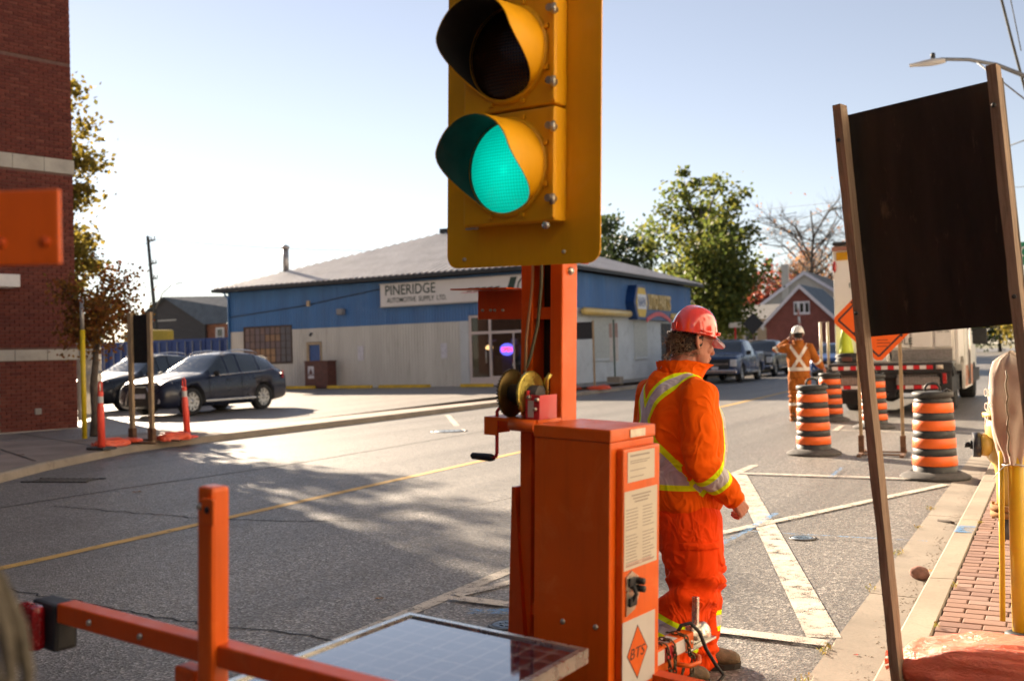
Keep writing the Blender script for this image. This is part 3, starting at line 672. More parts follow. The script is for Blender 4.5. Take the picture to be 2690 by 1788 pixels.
M_cont = pm('container blue', (.012,.045,.20), .5, var=.2, vs=.8, dirt=((.05,.04,.05), .4))
def container(x, y, label, w_=2.44, d=6.1):
    t = thing('shipping_container', label, 'container', (x, y, lotz(38)-.01), group='blue shipping containers in a row')
    b = MB().box((.05,.06,.02),(w_-.05,d,2.55)); b.build('body', M_cont, t)
    for k in (0, 1):
        x0 = .1+k*(w_/2-.08); dd = MB().box((x0,.0,.14),(x0+w_/2-.13,.06,2.45), ch=.015).build('door', M_cont, t)
        for j in (.3, .85): MB().tube([(x0+j*(w_/2-.13),-.04,.1),(x0+j*(w_/2-.13),-.04,2.5)], .028, 6).build('locking_bar', M_alu, dd)
    MB().box((0,0,0),(.1,.12,2.62)).box((w_-.1,0,0),(w_,.12,2.62)).box((.101,0,2.46),(w_-.101,.12,2.62)).box((.101,0,0),(w_-.101,.12,.13)).build('frame', M_cont, t)
for i, nm in enumerate(['rightmost blue shipping container, next to the store corner','blue shipping container second from the store','blue shipping container directly behind the roof of the black suv','blue shipping container to the right of the wooden sign frame','blue shipping container seen behind the young tree','leftmost blue shipping container behind the metal gate']):
    container(-38.7-i*2.52-2.44+2.44*.6, 38.6, nm)
YM = thing('yellow_loader', 'yellow machine showing just above the blue containers', 'machine', (-50.5, 44, 0))
MB().box((-1.1,-1,0),(1.1,1,2.2), ch=.1).build('chassis', M_dark, YM); MB().box((-.9,-.9,2.2),(1.6,.9,3.7), ch=.1).build('body', pm('machine yellow', (.6,.40,.03), .5), YM); MB().box((-.7,-.95,3.3),(.2,.95,3.62)).build('window', M_dglass, YM)

# ---- houses at the far end on the right
def house(name, label, loc, hw, ze_, za, depth, wall, roofm, trim, rz=0., wins=()):
    t = thing(name, label, 'house', loc, rz)
    MB().prism([(-hw,0),(hw,0),(hw,ze_),(0,za),(-hw,ze_)], 1, 0, depth).build('wall', wall, t)
    e = .35; s = (za-ze_)/hw
    rf = MB()
    for sg_ in (-1, 1):
        rf.add([(0,-.3,za+.22),(0,depth+.3,za+.22),(sg_*(hw+e),depth+.3,ze_-s*e+.22),(sg_*(hw+e),-.3,ze_-s*e+.22),(0,-.3,za+.02),(0,depth+.3,za+.02),(sg_*(hw+e),depth+.3,ze_-s*e+.02),(sg_*(hw+e),-.3,ze_-s*e+.02)], [(0,1,2,3),(4,7,6,5),(3,2,6,7),(0,3,7,4),(1,5,6,2)])
    ro = rf.build('roof', roofm, t)
    bg_ = MB()
    for sg_ in (-1, 1): bg_.add([(0,-.33,za+.24),(sg_*(hw+e),-.33,ze_-s*e+.24),(sg_*(hw+e),-.33,ze_-s*e-.12),(0,-.33,za-.12),(0,-.29,za+.24),(sg_*(hw+e),-.29,ze_-s*e+.24),(sg_*(hw+e),-.29,ze_-s*e-.12),(0,-.29,za-.12)], [(0,1,2,3),(4,7,6,5),(0,4,5,1),(3,2,6,7),(1,5,6,2)])
    bg_.build('bargeboard', trim, t)
    for (x0, x1, z0, z1, npn) in wins:
        wn = MB().box((x0,-.06,z0),(x1,.02,z1)).build('window', trim, t); pw = (x1-x0)/npn
        for k in range(npn): MB().box((x0+pw*k+pw*.2,-.075,z0+.18*(z1-z0)),(x0+pw*(k+1)-pw*.2,-.061,z1-.15*(z1-z0))).build('pane', M_dglass, wn)
    return t
M_rbr = pm('dull red brick', (.17,.055,.045), .85, var=.2, vs=2); M_vin = pm('grey vinyl', (.40,.39,.36), .7, var=.08, vs=1.5); M_beig = pm('beige vinyl', (.42,.36,.24), .7, var=.08, vs=1.5); M_shing = pm('grey shingle', (.20,.19,.18), .85, var=.2, vs=2); M_ltrim = pm('lilac white trim', (.55,.54,.60), .6)
house('brick_house', 'red brick house with white gable trim and a three-pane gable window', (-18.6, 84, 0), 2.9, 3.6, 6.5, 9, M_rbr, M_slate, M_ltrim, wins=[(-.55,.75,4.2,5.3,3)])
hw = house('vinyl_house', 'pale grey gabled house with a chimney behind the red brick house', (-21.2, 98, 0), 4.4, 5.6, 8.6, 10, M_vin, M_shing, M_ltrim)
MB().box((-2.2,-.25,0),(-1.5,.0,9.6)).build('chimney', M_vin, hw)
bh = thing('beige_house', 'low beige bungalow with a grey roof left of the pale gabled house', 'house', (-27, 92, 0))
MB().box((-4,0,0),(5,8,4.3)).build('wall', M_beig, bh)
MB().add([(-4.4,-.4,4.2),(5.3,-.4,4.2),(5.3,4,5.7),(-4.4,4,5.7),(-4.4,8.4,4.2),(5.3,8.4,4.2)], [(0,1,2,3),(3,2,5,4),(0,3,4),(1,5,2)]).build('roof', M_shing, bh)
wn = MB().box((1.4,-.06,2.2),(2.6,.02,3.7)).build('window', M_wtrim, bh); MB().box((1.52,-.08,2.32),(2.48,-.061,3.58)).build('pane', M_dglass, wn)
# ================================================================= trees, poles, wires
def tree(name, label, cat, loc, H, th, rad, leafmat, nleaf, leaf, seed, bark, tr=.12, nl=9, ns=7, clump=.5, group=None, twigs=0, off=(0,0), droop=0.):
    random.seed(seed); t = thing(name, label, cat, loc, group=group); b = MB(); tips = []
    zc = th+(H-th)*.5; rx, ry, rz_ = rad, rad, (H-th)*.5
    path = []; x = y = 0
    for i in range(7):
        z = H*.86*i/6; k = min(1, max(0, (z-th*.6)/(H-th*.6)))
        path.append(Vector((off[0]*k+rnd(-.02,.02)*H*.4*(i > 0), off[1]*k+rnd(-.02,.02)*H*.4*(i > 0), z)))
    b.tube(path, [tr*(1.25 if i == 0 else 1-.8*i/6.) for i in range(7)], 8)
    def on(z):
        f = max(0, min(5.999, z/(H*.86)*6)); i = int(f); return path[i].lerp(path[i+1], f-i)
    for i in range(nl):
        u = (i+.5)/nl; z0 = th*.8+(H*.8-th*.8)*u*.85; s = on(z0); a = i*2.4+rnd(-.4,.4)
        ph = rnd(.1,.8)+u*.5; zt = min(H*.97, z0+(H-th)*rnd(.12,.4)); hz_ = (zt-zc)/rz_; lim = sqrt(max(.08, 1-hz_*hz_))*rnd(.7,1.)
        e = Vector((off[0]+cos(a)*rx*lim, off[1]+sin(a)*ry*lim, zt)); m = s.lerp(e, .5)+Vector((0,0,rnd(-.03,.08)*H))
        b.tube([s, m, e], [tr*.42*(1-.5*u), tr*.25, tr*.07], 5); tips += [e, m.lerp(e, .5)]
        for j in range(ns):
            q = m.lerp(e, rnd(0,1)) if j % 2 else s.lerp(m, rnd(.4,1)); d = Vector((rnd(-1,1), rnd(-1,1), rnd(-.35,.8)-droop)).normalized()*rad*rnd(.25,.5)
            e2 = q+d; b.tube([q, q.lerp(e2,.5)+Vector((0,0,.03*rad)), e2], [tr*.13, tr*.08, tr*.03], 4); tips.append(e2)
            for k in range(twigs):
                q2 = q.lerp(e2, rnd(.3,1)); d2 = (d.normalized()+Vector((rnd(-1,1),rnd(-1,1),rnd(-.3,1)))*.8).normalized()*rad*rnd(.12,.3); b.tube([q2, q2+d2], [tr*.045, tr*.015], 3)
    tips.append(Vector((off[0], off[1], H*.93)))
    b.build('trunk', bark, t, fixn=False)
    if nleaf:
        c = MB(); n = nleaf
        wts = [rnd(.3,1.6) for _ in tips]; tot = sum(wts)
        for tp, wt in zip(tips, wts):
            cr = rad*clump*rnd(.22,.55)
            for _ in range(int(n*wt/tot)):
                d = Vector((random.gauss(0,1), random.gauss(0,1), random.gauss(0,.75)))*cr*.62; p = tp+d
                a = Vector((rnd(-1,1),rnd(-1,1),rnd(-1,1))).normalized(); bb = a.orthogonal().normalized(); s = leaf*rnd(.6,1.3)
                c.add([p-a*s*.5, p+bb*s*.33, p+a*s*.5, p-bb*s*.33], [(0,1,2,3)])
        c.build('crown', leafmat, t, fixn=False)
    return t
M_bark = pm('bark', (.11,.085,.065), .95, var=.35, vs=9, bs=30, bst=.5); M_bark2 = pm('dark bark', (.055,.045,.04), .95, var=.3, vs=6)
L_aut = leafm('autumn rust leaves', [(.20,.06,.02),(.30,.11,.03),(.36,.19,.03),(.12,.05,.02),(.18,.12,.02)], .55)
L_map = leafm('yellow green leaves', [(.09,.07,.02),(.22,.16,.025),(.10,.085,.02),(.27,.20,.03),(.08,.085,.02)], .5)
L_grn = leafm('late green leaves', [(.07,.10,.022),(.12,.145,.03),(.055,.08,.02),(.21,.20,.035),(.10,.125,.025)], .58)
L_dgr = leafm('dark green leaves', [(.03,.05,.02),(.05,.07,.02),(.04,.055,.025)], .4)
L_red = leafm('red maple leaves', [(.24,.05,.03),(.30,.09,.05),(.20,.04,.03)], .5)
L_pnk = leafm('sparse copper leaves', [(.34,.16,.08),(.32,.20,.09),(.34,.13,.08)], .5)
tree('young_tree', 'young street tree with rusty autumn leaves beside the brick building', 'tree', (-16.95, 13.5, .12), 3.45, 1.9, .72, L_aut, 4200, .085, 31, M_bark, tr=.105, nl=9, ns=6, clump=1.0, off=(.1,.05))
tree('street_tree', 'tall tree with yellow-brown leaves reaching out behind the brick building', 'tree', (-25.8, 18.7, .12), 9.7, 2.4, 1.95, L_map, 13000, .165, 12, M_bark2, tr=.17, nl=15, ns=5, clump=.52)
tree('green_tree', 'large green tree standing beyond the blue store', 'tree', (-20.6, 64.5, 0), 13.2, 3.0, 4.0, L_grn, 6000, .36, 8, M_bark2, tr=.26, nl=22, ns=4, clump=.42)
tree('leafy_tree', 'dense green and gold tree low beside the far store corner', 'tree', (-18.6, 60.5, 0), 8.6, 1.6, 2.5, L_grn, 9000, .3, 18, M_bark2, tr=.16, nl=14, ns=6, clump=.9)
tree('roofline_tree', 'dark green tree rising over the store roof', 'tree', (-30.2, 72, 0), 12.4, 4, 3.2, L_dgr, 7000, .34, 5, M_bark2, tr=.22, nl=12, ns=6, clump=.8)
tree('bare_tree', 'nearly bare tall tree behind the pale houses', 'tree', (-22.5, 108, 0), 18.6, 5, 6.6, L_pnk, 350, .34, 44, M_bark2, tr=.34, nl=22, ns=10, clump=.5, twigs=7)
tree('bare_tree', 'second bare tree with copper leaves, nearer the utility truck', 'tree', (-17.5, 118, 0), 18.5, 5, 5.4, L_pnk, 500, .36, 45, M_bark2, tr=.3, nl=20, ns=9, clump=.6, twigs=7)
tree('red_maple', 'red-leaved maple between the green tree and the pale house', 'tree', (-30.5, 116, 0), 10.5, 3, 4.0, L_red, 6500, .4, 46, M_bark2, tr=.22, nl=12, ns=6, clump=.9)
tree('copper_tree', 'copper-leaved tree behind the chimney of the pale house', 'tree', (-26, 124, 0), 13.5, 3, 4.5, L_pnk, 4200, .38, 47, M_bark2, tr=.22, nl=12, ns=6, clump=.9)
random.seed(77)
for i, (x, y, h, r, lm, nm) in enumerate([(-7.5,165,11,5,L_dgr,'dark green tree at the far end of the road'),(-2.5,150,9,4.5,L_map,'golden tree at the far end of the road beside the truck'),(3.5,160,12,5.5,L_dgr,'dark tree on the near side at the far end of the road'),(-13,172,12,6,L_dgr,'dark tree at the road end behind the utility truck'),(-37,128,9,5,L_dgr,'dark tree behind the beige bungalow'),(-48,122,9,5,L_dgr,'dark tree hidden behind the blue store')]):
    tree('distant_tree', nm, 'tree', (x, y, 0), h, 1.0, r, lm, 6000, .5, 60+i, M_bark2, tr=.25, nl=12, ns=5, clump=1.0, group='trees at the far end of the road')

# utility pole far left with cross-arms, wires
M_pole = pm('weathered pole', (.06,.06,.05), .9, var=.2, vs=2)
PL = thing('utility_pole', 'leaning wooden utility pole above the dark grey house', 'utility pole', (-67.2, 60, 0))
MB().tube([(.2,0,0),(-1.05,0,12.6)], [.2,.14], 8).build('pole', M_pole, PL)
for z, l in ((12.2,.8),(10.2,.7),(8.9,.7)):
    x = .2-1.25*z/12.6; ca = MB().box((x-.1,-.08,z-.06),(x+l,.08,z+.06)).build('cross_arm', M_pole, PL)
    for k in (.5, 1.0): MB().tube([(x+l*k,0,z+.06),(x+l*k,0,z+.32)], [.05,.07], 6).build('insulator', M_alu, ca)
MB().tube([(-.3,0,6.3),(.6,0,7.6),(1.8,0,8.3),(3.0,0,8.35)], .05, 6).build('lamp_arm', M_alu, PL)
def wire(a, b, sag, r, label, name='overhead_wire'):
    a, b = Vector(a), Vector(b); P = [a.lerp(b, i/12)+Vector((0,0,-sag*4*(i/12)*(1-i/12))) for i in range(13)]
    tag(MB().tube(P, r, 5).build(name, M_pole), label, 'wire', 'overhead wires')
random.seed(2)
wire((-67.0,60,12.2), (-110,70,13.2), 1., .025, 'upper wire running left from the leaning utility pole')
wire((-67.0,60,10.3), (-110,70,11.0), 1., .025, 'middle wire running left from the leaning utility pole')
wire((-67.0,60,12.2), (-20,90,13.5), 2., .025, 'upper wire running right from the leaning utility pole behind the store')
wire((-67.0,60,10.3), (-20,90,11.6), 2.2, .025, 'lower wire running right from the leaning utility pole behind the store')
wire((-22.67,71.8,8.9), (.99,27.8,6.9), .1, .018, 'thin wire crossing in front of the bare trees')
wire((-22.6,71.8,11.4), (.94,27.8,5.3), -.1, .009, 'faint wire just above the bare trees')
# street lamp pole on the near sidewalk (pole just out of frame)
LP = thing('street_lamp', 'cobra-head street lamp on a long curved arm at upper right', 'street lamp', (.62, 24.6, .12))
MB().tube([(0,0,0),(0,0,11.5)], [.16,.12], 12).build('pole', M_pole, LP)
M_lampm = pm('lamp grey', (.17,.175,.18), .5, metal=.4, var=.15)
MB().tube([(-.1,.05,6.55),(-.6,.05,6.88),(-1.1,.03,7.22),(-1.6,-.1,7.5),(-2.15,-.3,7.66),(-2.7,-.55,7.70),(-2.75,-.56,7.70)], [.05,.05,.05,.045,.04,.04,.03], 8).build('arm', M_lampm, LP)
MB().tube([(-.05,0,5.6),(-2.0,-.25,7.6)], .018, 6).tube([(-.05,0,5.6),(-.9,.02,5.15)], .012, 6).build('brace', M_lampm, LP)
hd = MB(); hd.grid(lambda u, v: (-2.6-u*.72, -.55-u*.24+.13*sin(v*2*pi)*(.55+.45*sin(pi*min(1,u*1.3+.1))), 7.66-u*.06+.075*cos(v*2*pi)*(.5+.5*sin(pi*min(1,u+.1)))), 8, 12, wrap=True)
hd.build('lamp_head', pm('pale lamp head', (.42,.41,.40), .5, var=.1), LP)
MB().lathe([(.05,0),(.05,.1),(.02,.12)], 10, c=(-2.85,-.63,7.73)).build('photocell', M_dark, LP)
MB().box((-.25,-.12,12.0),(-.05,.12,12.6)).build('insulator', M_dark, LP)
wire((-1.05,24.4,10.2), (-.44,24.7,7.0), .08, .03, 'wavy black cable dropping beside the street lamp arm')
wire((-.78,24.3,9.8), (-.5,24.7,7.9), .0, .012, 'thin stay wire at the top right corner')
# green street-name sign on its pole
GS = thing('street_name_sign', 'green street sign cut off by the right edge behind the wooden post', 'street sign', (-.30, 33.7, .12))
MB().tube([(0,0,0),(0,0,4.6)], .04, 8).build('post', M_alu, GS); M_gsg = pm('sign green', (.0,.16,.085), .4)
pl_ = MB().box((-.68,-.1,3.65),(.75,-.07,4.35)).build('blade', M_gsg, GS); MB().lathe([(.12,0),(.17,0),(.17,.006),(.12,.006)], 16, c=(-.45,-.107,4.05), axis=1, arc=(0,4.2)).build('emblem', M_wtrim, pl_)
# ================================================================= vehicles
def carpaint(name, col, flake=.0):
    return pm(name, col, .3, metal=.0, var=.06, vs=1.5, coat=.35, spec=.35)
M_tyre = pm('tyre rubber', (.02,.02,.02), .85, var=.2, vs=12); M_rim = pm('alloy', (.50,.49,.47), .3, metal=.8, var=.1); M_chr = pm('chrome', (.6,.6,.62), .15, metal=1., var=.05)
M_blackp = pm('black plastic', (.018,.018,.019), .55, var=.15); M_headl = pm('headlamp', (.55,.56,.58), .1, spec=.9, var=.1, vs=8); M_taill = pm('tail lamp', (.35,.01,.012), .2, spec=.8)
M_cglass = pm('car glass', (.02,.028,.032), .03, var=.1, spec=.9, coat=.5)
def wheel(t, x, y, r, wd, side, spokes=10):
    wl = MB().lathe([(r*.68,-wd*.5),(r*.93,-wd*.5),(r,-wd*.36),(r,wd*.36),(r*.93,wd*.5),(r*.68,wd*.5),(r*.68,-wd*.5)], 28, axis=0, caps=False)
    w_ = wl.build('wheel', M_tyre, t, (x, y, r))
    b = MB(); s = side*wd*.38
    b.lathe([(r*.70,s-.03*side),(r*.66,s+.01*side),(r*.60,s-.03*side),(r*.60,s-.1*side)], 28, axis=0, caps=False)
    for k in range(spokes):
        a = 2*pi*k/spokes; c, d = cos(a), sin(a); u = (-d, c); h = .028*r/.36
        P = lambda rr, q, xx: (xx, c*rr+u[0]*q, d*rr+u[1]*q)
        b.add([P(.06,-h*1.3,s),P(.06,h*1.3,s),P(r*.64,h,s+.005*side),P(r*.64,-h,s+.005*side),P(.06,-h*1.3,s-.04*side),P(.06,h*1.3,s-.04*side),P(r*.64,h,s-.03*side),P(r*.64,-h,s-.03*side)], [(0,1,2,3),(0,3,7,4),(1,5,6,2),(4,7,6,5)])
    b.lathe([(.0,s+.012*side),(.07,s+.008*side),(.075,s-.04*side)], 14, axis=0, caps=False)
    b.build('rim', M_rim, w_); MB().lathe([(0,s-.1*side),(r*.6,s-.1*side)], 20, axis=0, caps=False).build('brake_disc', M_blackp, w_)
def loft_car(name, label, cat, loc, rz, S, glass, paint, wheels, r, group=None, spokes=10):
    t = thing(name, label, cat, loc, rz, group); b = MB(); N = 3
    def cr(a, b_, c, d, u): return .5*((2*b_)+(-a+c)*u+(2*a-5*b_+4*c-d)*u*u+(-a+3*b_-3*c+d)*u**3)
    rows = []; gl = []
    for i in range(len(S)-1):
        a, p, q, d = S[max(i-1,0)], S[i], S[i+1], S[min(i+2,len(S)-1)]
        for k in range(N):
            u = k/N; row = [cr(a[j],p[j],q[j],d[j],u) if p[7] == 0 else p[j]+(q[j]-p[j])*u for j in range(7)]; rows.append(row); gl.append(i)
    rows.append(list(S[-1][:7]))
    def sec(s):
        y, zb, zs, zt, w_, ws, wt = s; zm = zb+(zs-zb)*.55
        h = [(w_*.86,zb),(w_*.97,zb+.06),(w_,zb+(zs-zb)*.3),(w_*1.005,zm),(w_*.985,zs-.07),(ws,zs),(wt+(ws-wt)*.12,zt-.12*(zt-zs)-.0),(wt*.96,zt-.025),(wt*.7,zt),(0,zt+.012)]
        return h
    prof = [sec(s) for s in rows]; m = len(prof[0]); vs = []
    for s, pr in zip(rows, prof):
        vs += [(x, s[0], z) for x, z in pr] + [(-x, s[0], z) for x, z in reversed(pr[:-1])]
    n = 2*m-1; fs = []; mi = []
    for i in range(len(rows)-1):
        for j in range(n-1):
            fs.append((i*n+j, i*n+j+1, (i+1)*n+j+1, (i+1)*n+j)); jj = j if j < m-1 else 2*m-3-j
            st_ = gl[i]; g_ = 0
            if jj == 5 and st_ in glass['side']: g_ = 1
            if jj >= 7-1 and st_ in glass['top']: g_ = 1
            mi.append(g_)
        fs.append((i*n, (i+1)*n, (i+1)*n+n-1, i*n+n-1)); mi.append(2)
    o = len(b.v); b.v += vs
    for f_, q in zip(fs, mi): b.f.append(f_); b.m.append(q); b.sm.append(q != 2)
    b.f += [tuple(range(n)), tuple((len(rows)-1)*n+k for k in reversed(range(n)))]; b.m += [0,0]; b.sm += [False, False]
    body = b.build('body', [paint, M_cglass, M_blackp], t)
    cuts = []
    for (x, y, sd) in wheels:
        c = MB().lathe([(r*1.16,-.28),(r*1.16,.28)], 24, axis=0); co = c.build('cut', [paint, M_cglass, M_blackp], None, None); co.data.polygons.foreach_set('material_index', [2]*len(co.data.polygons))
        co.matrix_world = t.matrix_world
        co.location = Vector(loc)+Matrix.Rotation(rz, 3, 'Z') @ Vector((x+sd*.08, y, r*1.02)); co.rotation_euler[2] = rz; cuts.append(co)
        md = body.modifiers.new('arch', 'BOOLEAN'); md.object = co; md.operation = 'DIFFERENCE'; md.solver = 'EXACT'
    me = evalmesh(body, 'body'); body.modifiers.clear(); body.data = me
    for c in cuts: bpy.data.objects.remove(c)
    for (x, y, sd) in wheels: wheel(t, x, y, r, .24, sd, spokes)
    return t
# stations: y, bottom, shoulder, top, half width, shoulder half width, top half width, linear-to-next
SUV = [(2.34,.36,.60,.66,.56,.5,.4,0),(2.27,.27,.74,.82,.80,.74,.62,0),(2.05,.22,.86,.95,.90,.84,.68,0),(1.55,.22,.94,1.04,.935,.88,.7,0),(1.0,.22,.99,1.10,.94,.90,.72,1),(.82,.22,1.0,1.13,.94,.90,.74,1),(.66,.22,1.01,1.22,.94,.90,.73,1),(.04,.22,1.04,1.60,.94,.90,.61,1),(-.02,.22,1.04,1.615,.94,.9,.61,0),(-.42,.22,1.06,1.66,.94,.9,.62,1),(-.50,.22,1.065,1.665,.94,.9,.62,0),(-1.2,.22,1.09,1.63,.94,.9,.60,1),(-1.28,.22,1.095,1.62,.94,.9,.60,0),(-1.75,.24,1.13,1.52,.93,.87,.57,1),(-1.86,.25,1.14,1.48,.93,.86,.56,1),(-2.26,.3,1.08,1.16,.90,.82,.6,0),(-2.41,.34,.88,.96,.84,.78,.6,0),(-2.46,.42,.72,.78,.70,.64,.5,0)]
G_SUV = {'side': [6,8,10,12], 'top': [5,6,14]}
def suv(label, loc, rz, paint, name='parked_suv'):
    WH = [(.79,1.37,1),(-.79,1.37,-1),(.79,-1.37,1),(-.79,-1.37,-1)]
    t = loft_car(name, label, 'car', loc, rz, SUV, G_SUV, paint, WH, .37, 'dark cars parked in the lot')
    MB().prism([(-.32,.30),(.32,.30),(.42,.52),(.30,.80),(-.30,.80),(-.42,.52)], 1, 2.28, 2.372).build('grille', M_blackp, t)
    for s in (-1, 1):
        MB().grid(lambda u, v: (s*(.42+u*.42), 2.33-u*.28-.06*v, .70+v*.16+u*.04), 5, 4).build('headlight', M_headl, t, fixn=False)
        MB().grid(lambda u, v: (s*(.93-.28*u*u*(1 if v < 2 else 1)), -2.13-.33*u, .88+v*.22), 5, 3).build('tail_light', M_taill, t, fixn=False)
        mr = MB(); bm_ = bmesh.new(); bmesh.ops.create_icosphere(bm_, subdivisions=2, radius=1)
        for q in bm_.verts: q.co = Vector((s*1.04+q.co.x*.11, .62+q.co.y*.06, 1.10+q.co.z*.075))
        mr.bm(bm_, 0, True); mr.build('mirror', M_blackp, t)
        MB().box((s*.945,-1.0,.34),(s*.965,.95,.40), ch=.006).build('sill_trim', M_chr, t)
        for y in (.02,-1.05): MB().box((s*.925,y-.1,.90),(s*.968,y+.1,.925), ch=.006).build('door_handle', paint, t)
        for y in (.78,-.46,-1.28): MB().box((s*.94,y-.004,.34),(s*.9475,y+.004,.98)).build('door_gap', M_blackp, t)
        MB().tube([(s*.58,.0,1.63),(s*.585,-.2,1.69),(s*.59,-.7,1.73),(s*.585,-1.2,1.70),(s*.57,-1.5,1.62)], .018, 6).build('roof_rail', M_chr, t)
        MB().tube([(s*.915,.75,1.03),(s*.925,-.4,1.075),(s*.92,-1.3,1.11),(s*.88,-1.85,1.17)], .012, 5).build('window_trim', M_chr, t)
        MB().tube([(s*.30,2.365,.80),(s*.43,2.36,.52),(s*.50,2.34,.33)], .014, 6).build('grille_trim', M_chr, t)
        MB().lathe([(0,0),(.06,0),(.06,.02)], 12, c=(s*.66,2.30,.42), axis=1).build('fog_lamp', M_headl, t)
    MB().box((-.26,2.372,.50),(.26,2.382,.62)).build('number_plate', M_paper, t)
    MB().prism([(-1.78,1.56),(-2.02,1.47),(-1.9,1.52)], 0, -.5, .5).build('spoiler', paint, t)
    return t
M_navy = carpaint('midnight blue paint', (.010,.013,.03)); M_blk2 = carpaint('black paint', (.012,.013,.016))
suv('dark midnight-blue suv parked nearest, behind the wooden sign frame', (-21.0, 20.37, .145), pi+radians(1), M_navy)
suv('second dark suv, half hidden behind the trunk of the young tree', (-25.3, 21.8, .17), pi+radians(3), M_blk2)
PK = [(2.95,.45,.80,.95,.80,.76,.7,0),(2.88,.38,1.02,1.14,.95,.92,.82,0),(2.6,.36,1.12,1.22,.99,.95,.84,0),(1.9,.36,1.16,1.28,1.0,.96,.84,0),(1.45,.36,1.18,1.31,1.0,.96,.84,1),(1.36,.36,1.18,1.36,1.0,.95,.82,1),(.72,.36,1.20,1.87,1.0,.95,.70,1),(.66,.36,1.20,1.89,1.0,.95,.70,0),(.2,.36,1.21,1.95,1.0,.95,.71,1),(.12,.36,1.21,1.95,1.0,.95,.71,0),(-.72,.36,1.22,1.92,1.0,.95,.70,1),(-.8,.36,1.22,1.90,1.0,.95,.70,1),(-.98,.36,1.24,1.42,1.0,.96,.90,1),(-1.02,.36,1.30,1.36,1.0,.97,.92,0),(-2.7,.38,1.32,1.37,1.0,.97,.92,0),(-2.86,.45,1.30,1.34,.97,.93,.88,0),(-2.90,.5,1.2,1.25,.93,.9,.8,0)]
def pickup(label, loc, rz, paint, chrome=True):
    WH = [(.84,1.85,1),(-.84,1.85,-1),(.84,-1.85,1),(-.84,-1.85,-1)]
    t = loft_car('pickup_truck', label, 'pickup truck', loc, rz, PK, {'side': [6,7,9], 'top': [5]}, paint, WH, .41, 'pickup trucks parked on the far side', 6)
    MB().prism([(-.62,.62),(.62,.62),(.66,1.06),(-.66,1.06)], 1, 2.90, 2.985).build('grille', M_blackp, t)
    MB().box((-.6,2.985,.82),(.6,2.995,.88)).build('grille_bar', M_chr if chrome else M_blackp, t)
    MB().box((-.95,2.82,.42),(.95,3.02,.60), ch=.04).build('bumper', M_chr if chrome else M_blackp, t)
    MB().box((-.16,3.02,.62),(.16,3.03,.74)).build('number_plate', M_paper, t)
    for s in (-1, 1):
        MB().box((s*.66,2.80,.74),(s*.95,2.96,1.05), ch=.03).build('headlight', M_headl, t)
        MB().box((s*.98,1.0,1.22),(s*1.2,1.12,1.42), ch=.03).build('mirror', M_blackp, t)
        MB().box((s*1.0,-.8,.42),(s*1.1,1.2,.48), ch=.01).build('running_board', M_chr if chrome else M_blackp, t)
        for y in (.06,-.78,1.25): MB().box((s*1.0,y-.005,.42),(s*1.009,y+.005,1.18)).build('door_gap', M_blackp, t)
        for y in (.3,-.55): MB().box((s*1.0,y-.1,1.08),(s*1.02,y+.1,1.11)).build('door_handle', M_chr, t)
    return t
pickup('blue pickup truck with bright headlight right of the hard hat worker', (-13.5, 46.0, 0), pi+radians(3), carpaint('truck blue', (.012,.035,.10)))
pickup('black pickup truck behind the blue one', (-14.2, 55.0, 0), pi+radians(3), M_blk2)
suv('small blue car between the rolled sleeve worker and the utility truck', (-10.0, 52.5, 0), pi+radians(3), carpaint('mid blue paint', (.03,.07,.2)), name='blue_car')
suv('distant car near the right edge at the end of the road', (-1.2, 74, 0), radians(2), carpaint('silver paint', (.3,.3,.3)), name='distant_car')

# ---- utility truck seen from behind
TK = thing('utility_truck', 'white utility truck seen from behind with striped red and white bumper', 'utility truck', (-4.40, 22.55, 0))
M_wtk = pm('white truck body', (.74,.72,.67), .4, var=.06, vs=.8, dirt=((.42,.38,.32), .4), coat=.2); M_dia = pm('tread plate', (.26,.255,.24), .4, metal=.7, var=.25, vs=25, bs=60, bst=.5)
M_blkst = pm('black chassis', (.015,.015,.016), .6, var=.3, vs=5, dirt=((.07,.06,.05), .4)); M_rtape = pm('red tape', (.52,.012,.02), .35); M_wtape = pm('white tape', (.62,.58,.55), .35)
MB().box((.02,.6,1.12),(1.12,4.6,3.75), ch=.03).build('tall_box', M_wtk, TK)
MB().box((1.13,1.0,1.12),(2.46,4.6,2.3), ch=.03).build('body', M_wtk, TK)
MB().box((.0,.0,1.07),(2.46,.99,1.115)).build('deck', M_dia, TK)
MB().box((1.16,.9,1.13),(2.4,.985,1.38)).build('lower_panel', M_dia, TK)
for i, (x0, x1, z0, z1) in enumerate([(1.18,1.52,1.42,2.2),(1.58,2.0,1.42,2.2),(2.06,2.4,1.42,2.2)]):
    d = MB().box((x0,.94,z0),(x1,.999,z1), ch=.012).build('compartment_door', M_wtk, TK); MB().box((x0+.1,.915,1.84),(x0+.25,.94,1.92), ch=.01).build('latch', pm('latch steel', (.12,.16,.22), .3, metal=.7), d)
lettering('lettering', 'DLE', .2, M_ink, TK, (1.28,.935,1.5), (1,0,0), (0,0,1), width=.32)
lettering('lettering', 'GAS  OIL', .08, M_ink, TK, (2.1,.935,1.74), (1,0,0), (0,0,1), width=.26)
MB().box((-.02,-.05,.90),(2.48,.0,1.10), ch=.01).box((0,.0,.80),(2.46,.5,1.065)).build('bumper_beam', M_blkst, TK)
def tape(x0, x1, z0, z1, y, n, par, first=0):
    for k in range(n):
        a = x0+(x1-x0)*k/n; MB().box((a, y-.006, z0), (a+(x1-x0)/n-.002, y, z1)).build('reflective_tape', M_rtape if (k+first) % 2 else M_wtape, par)
tape(.05, 2.1, .97, 1.05, -.051, 16, TK); tape(.12, .9, .555, .63, -.021, 5, TK); tape(1.38, 2.2, .555, .63, -.021, 5, TK, 1)
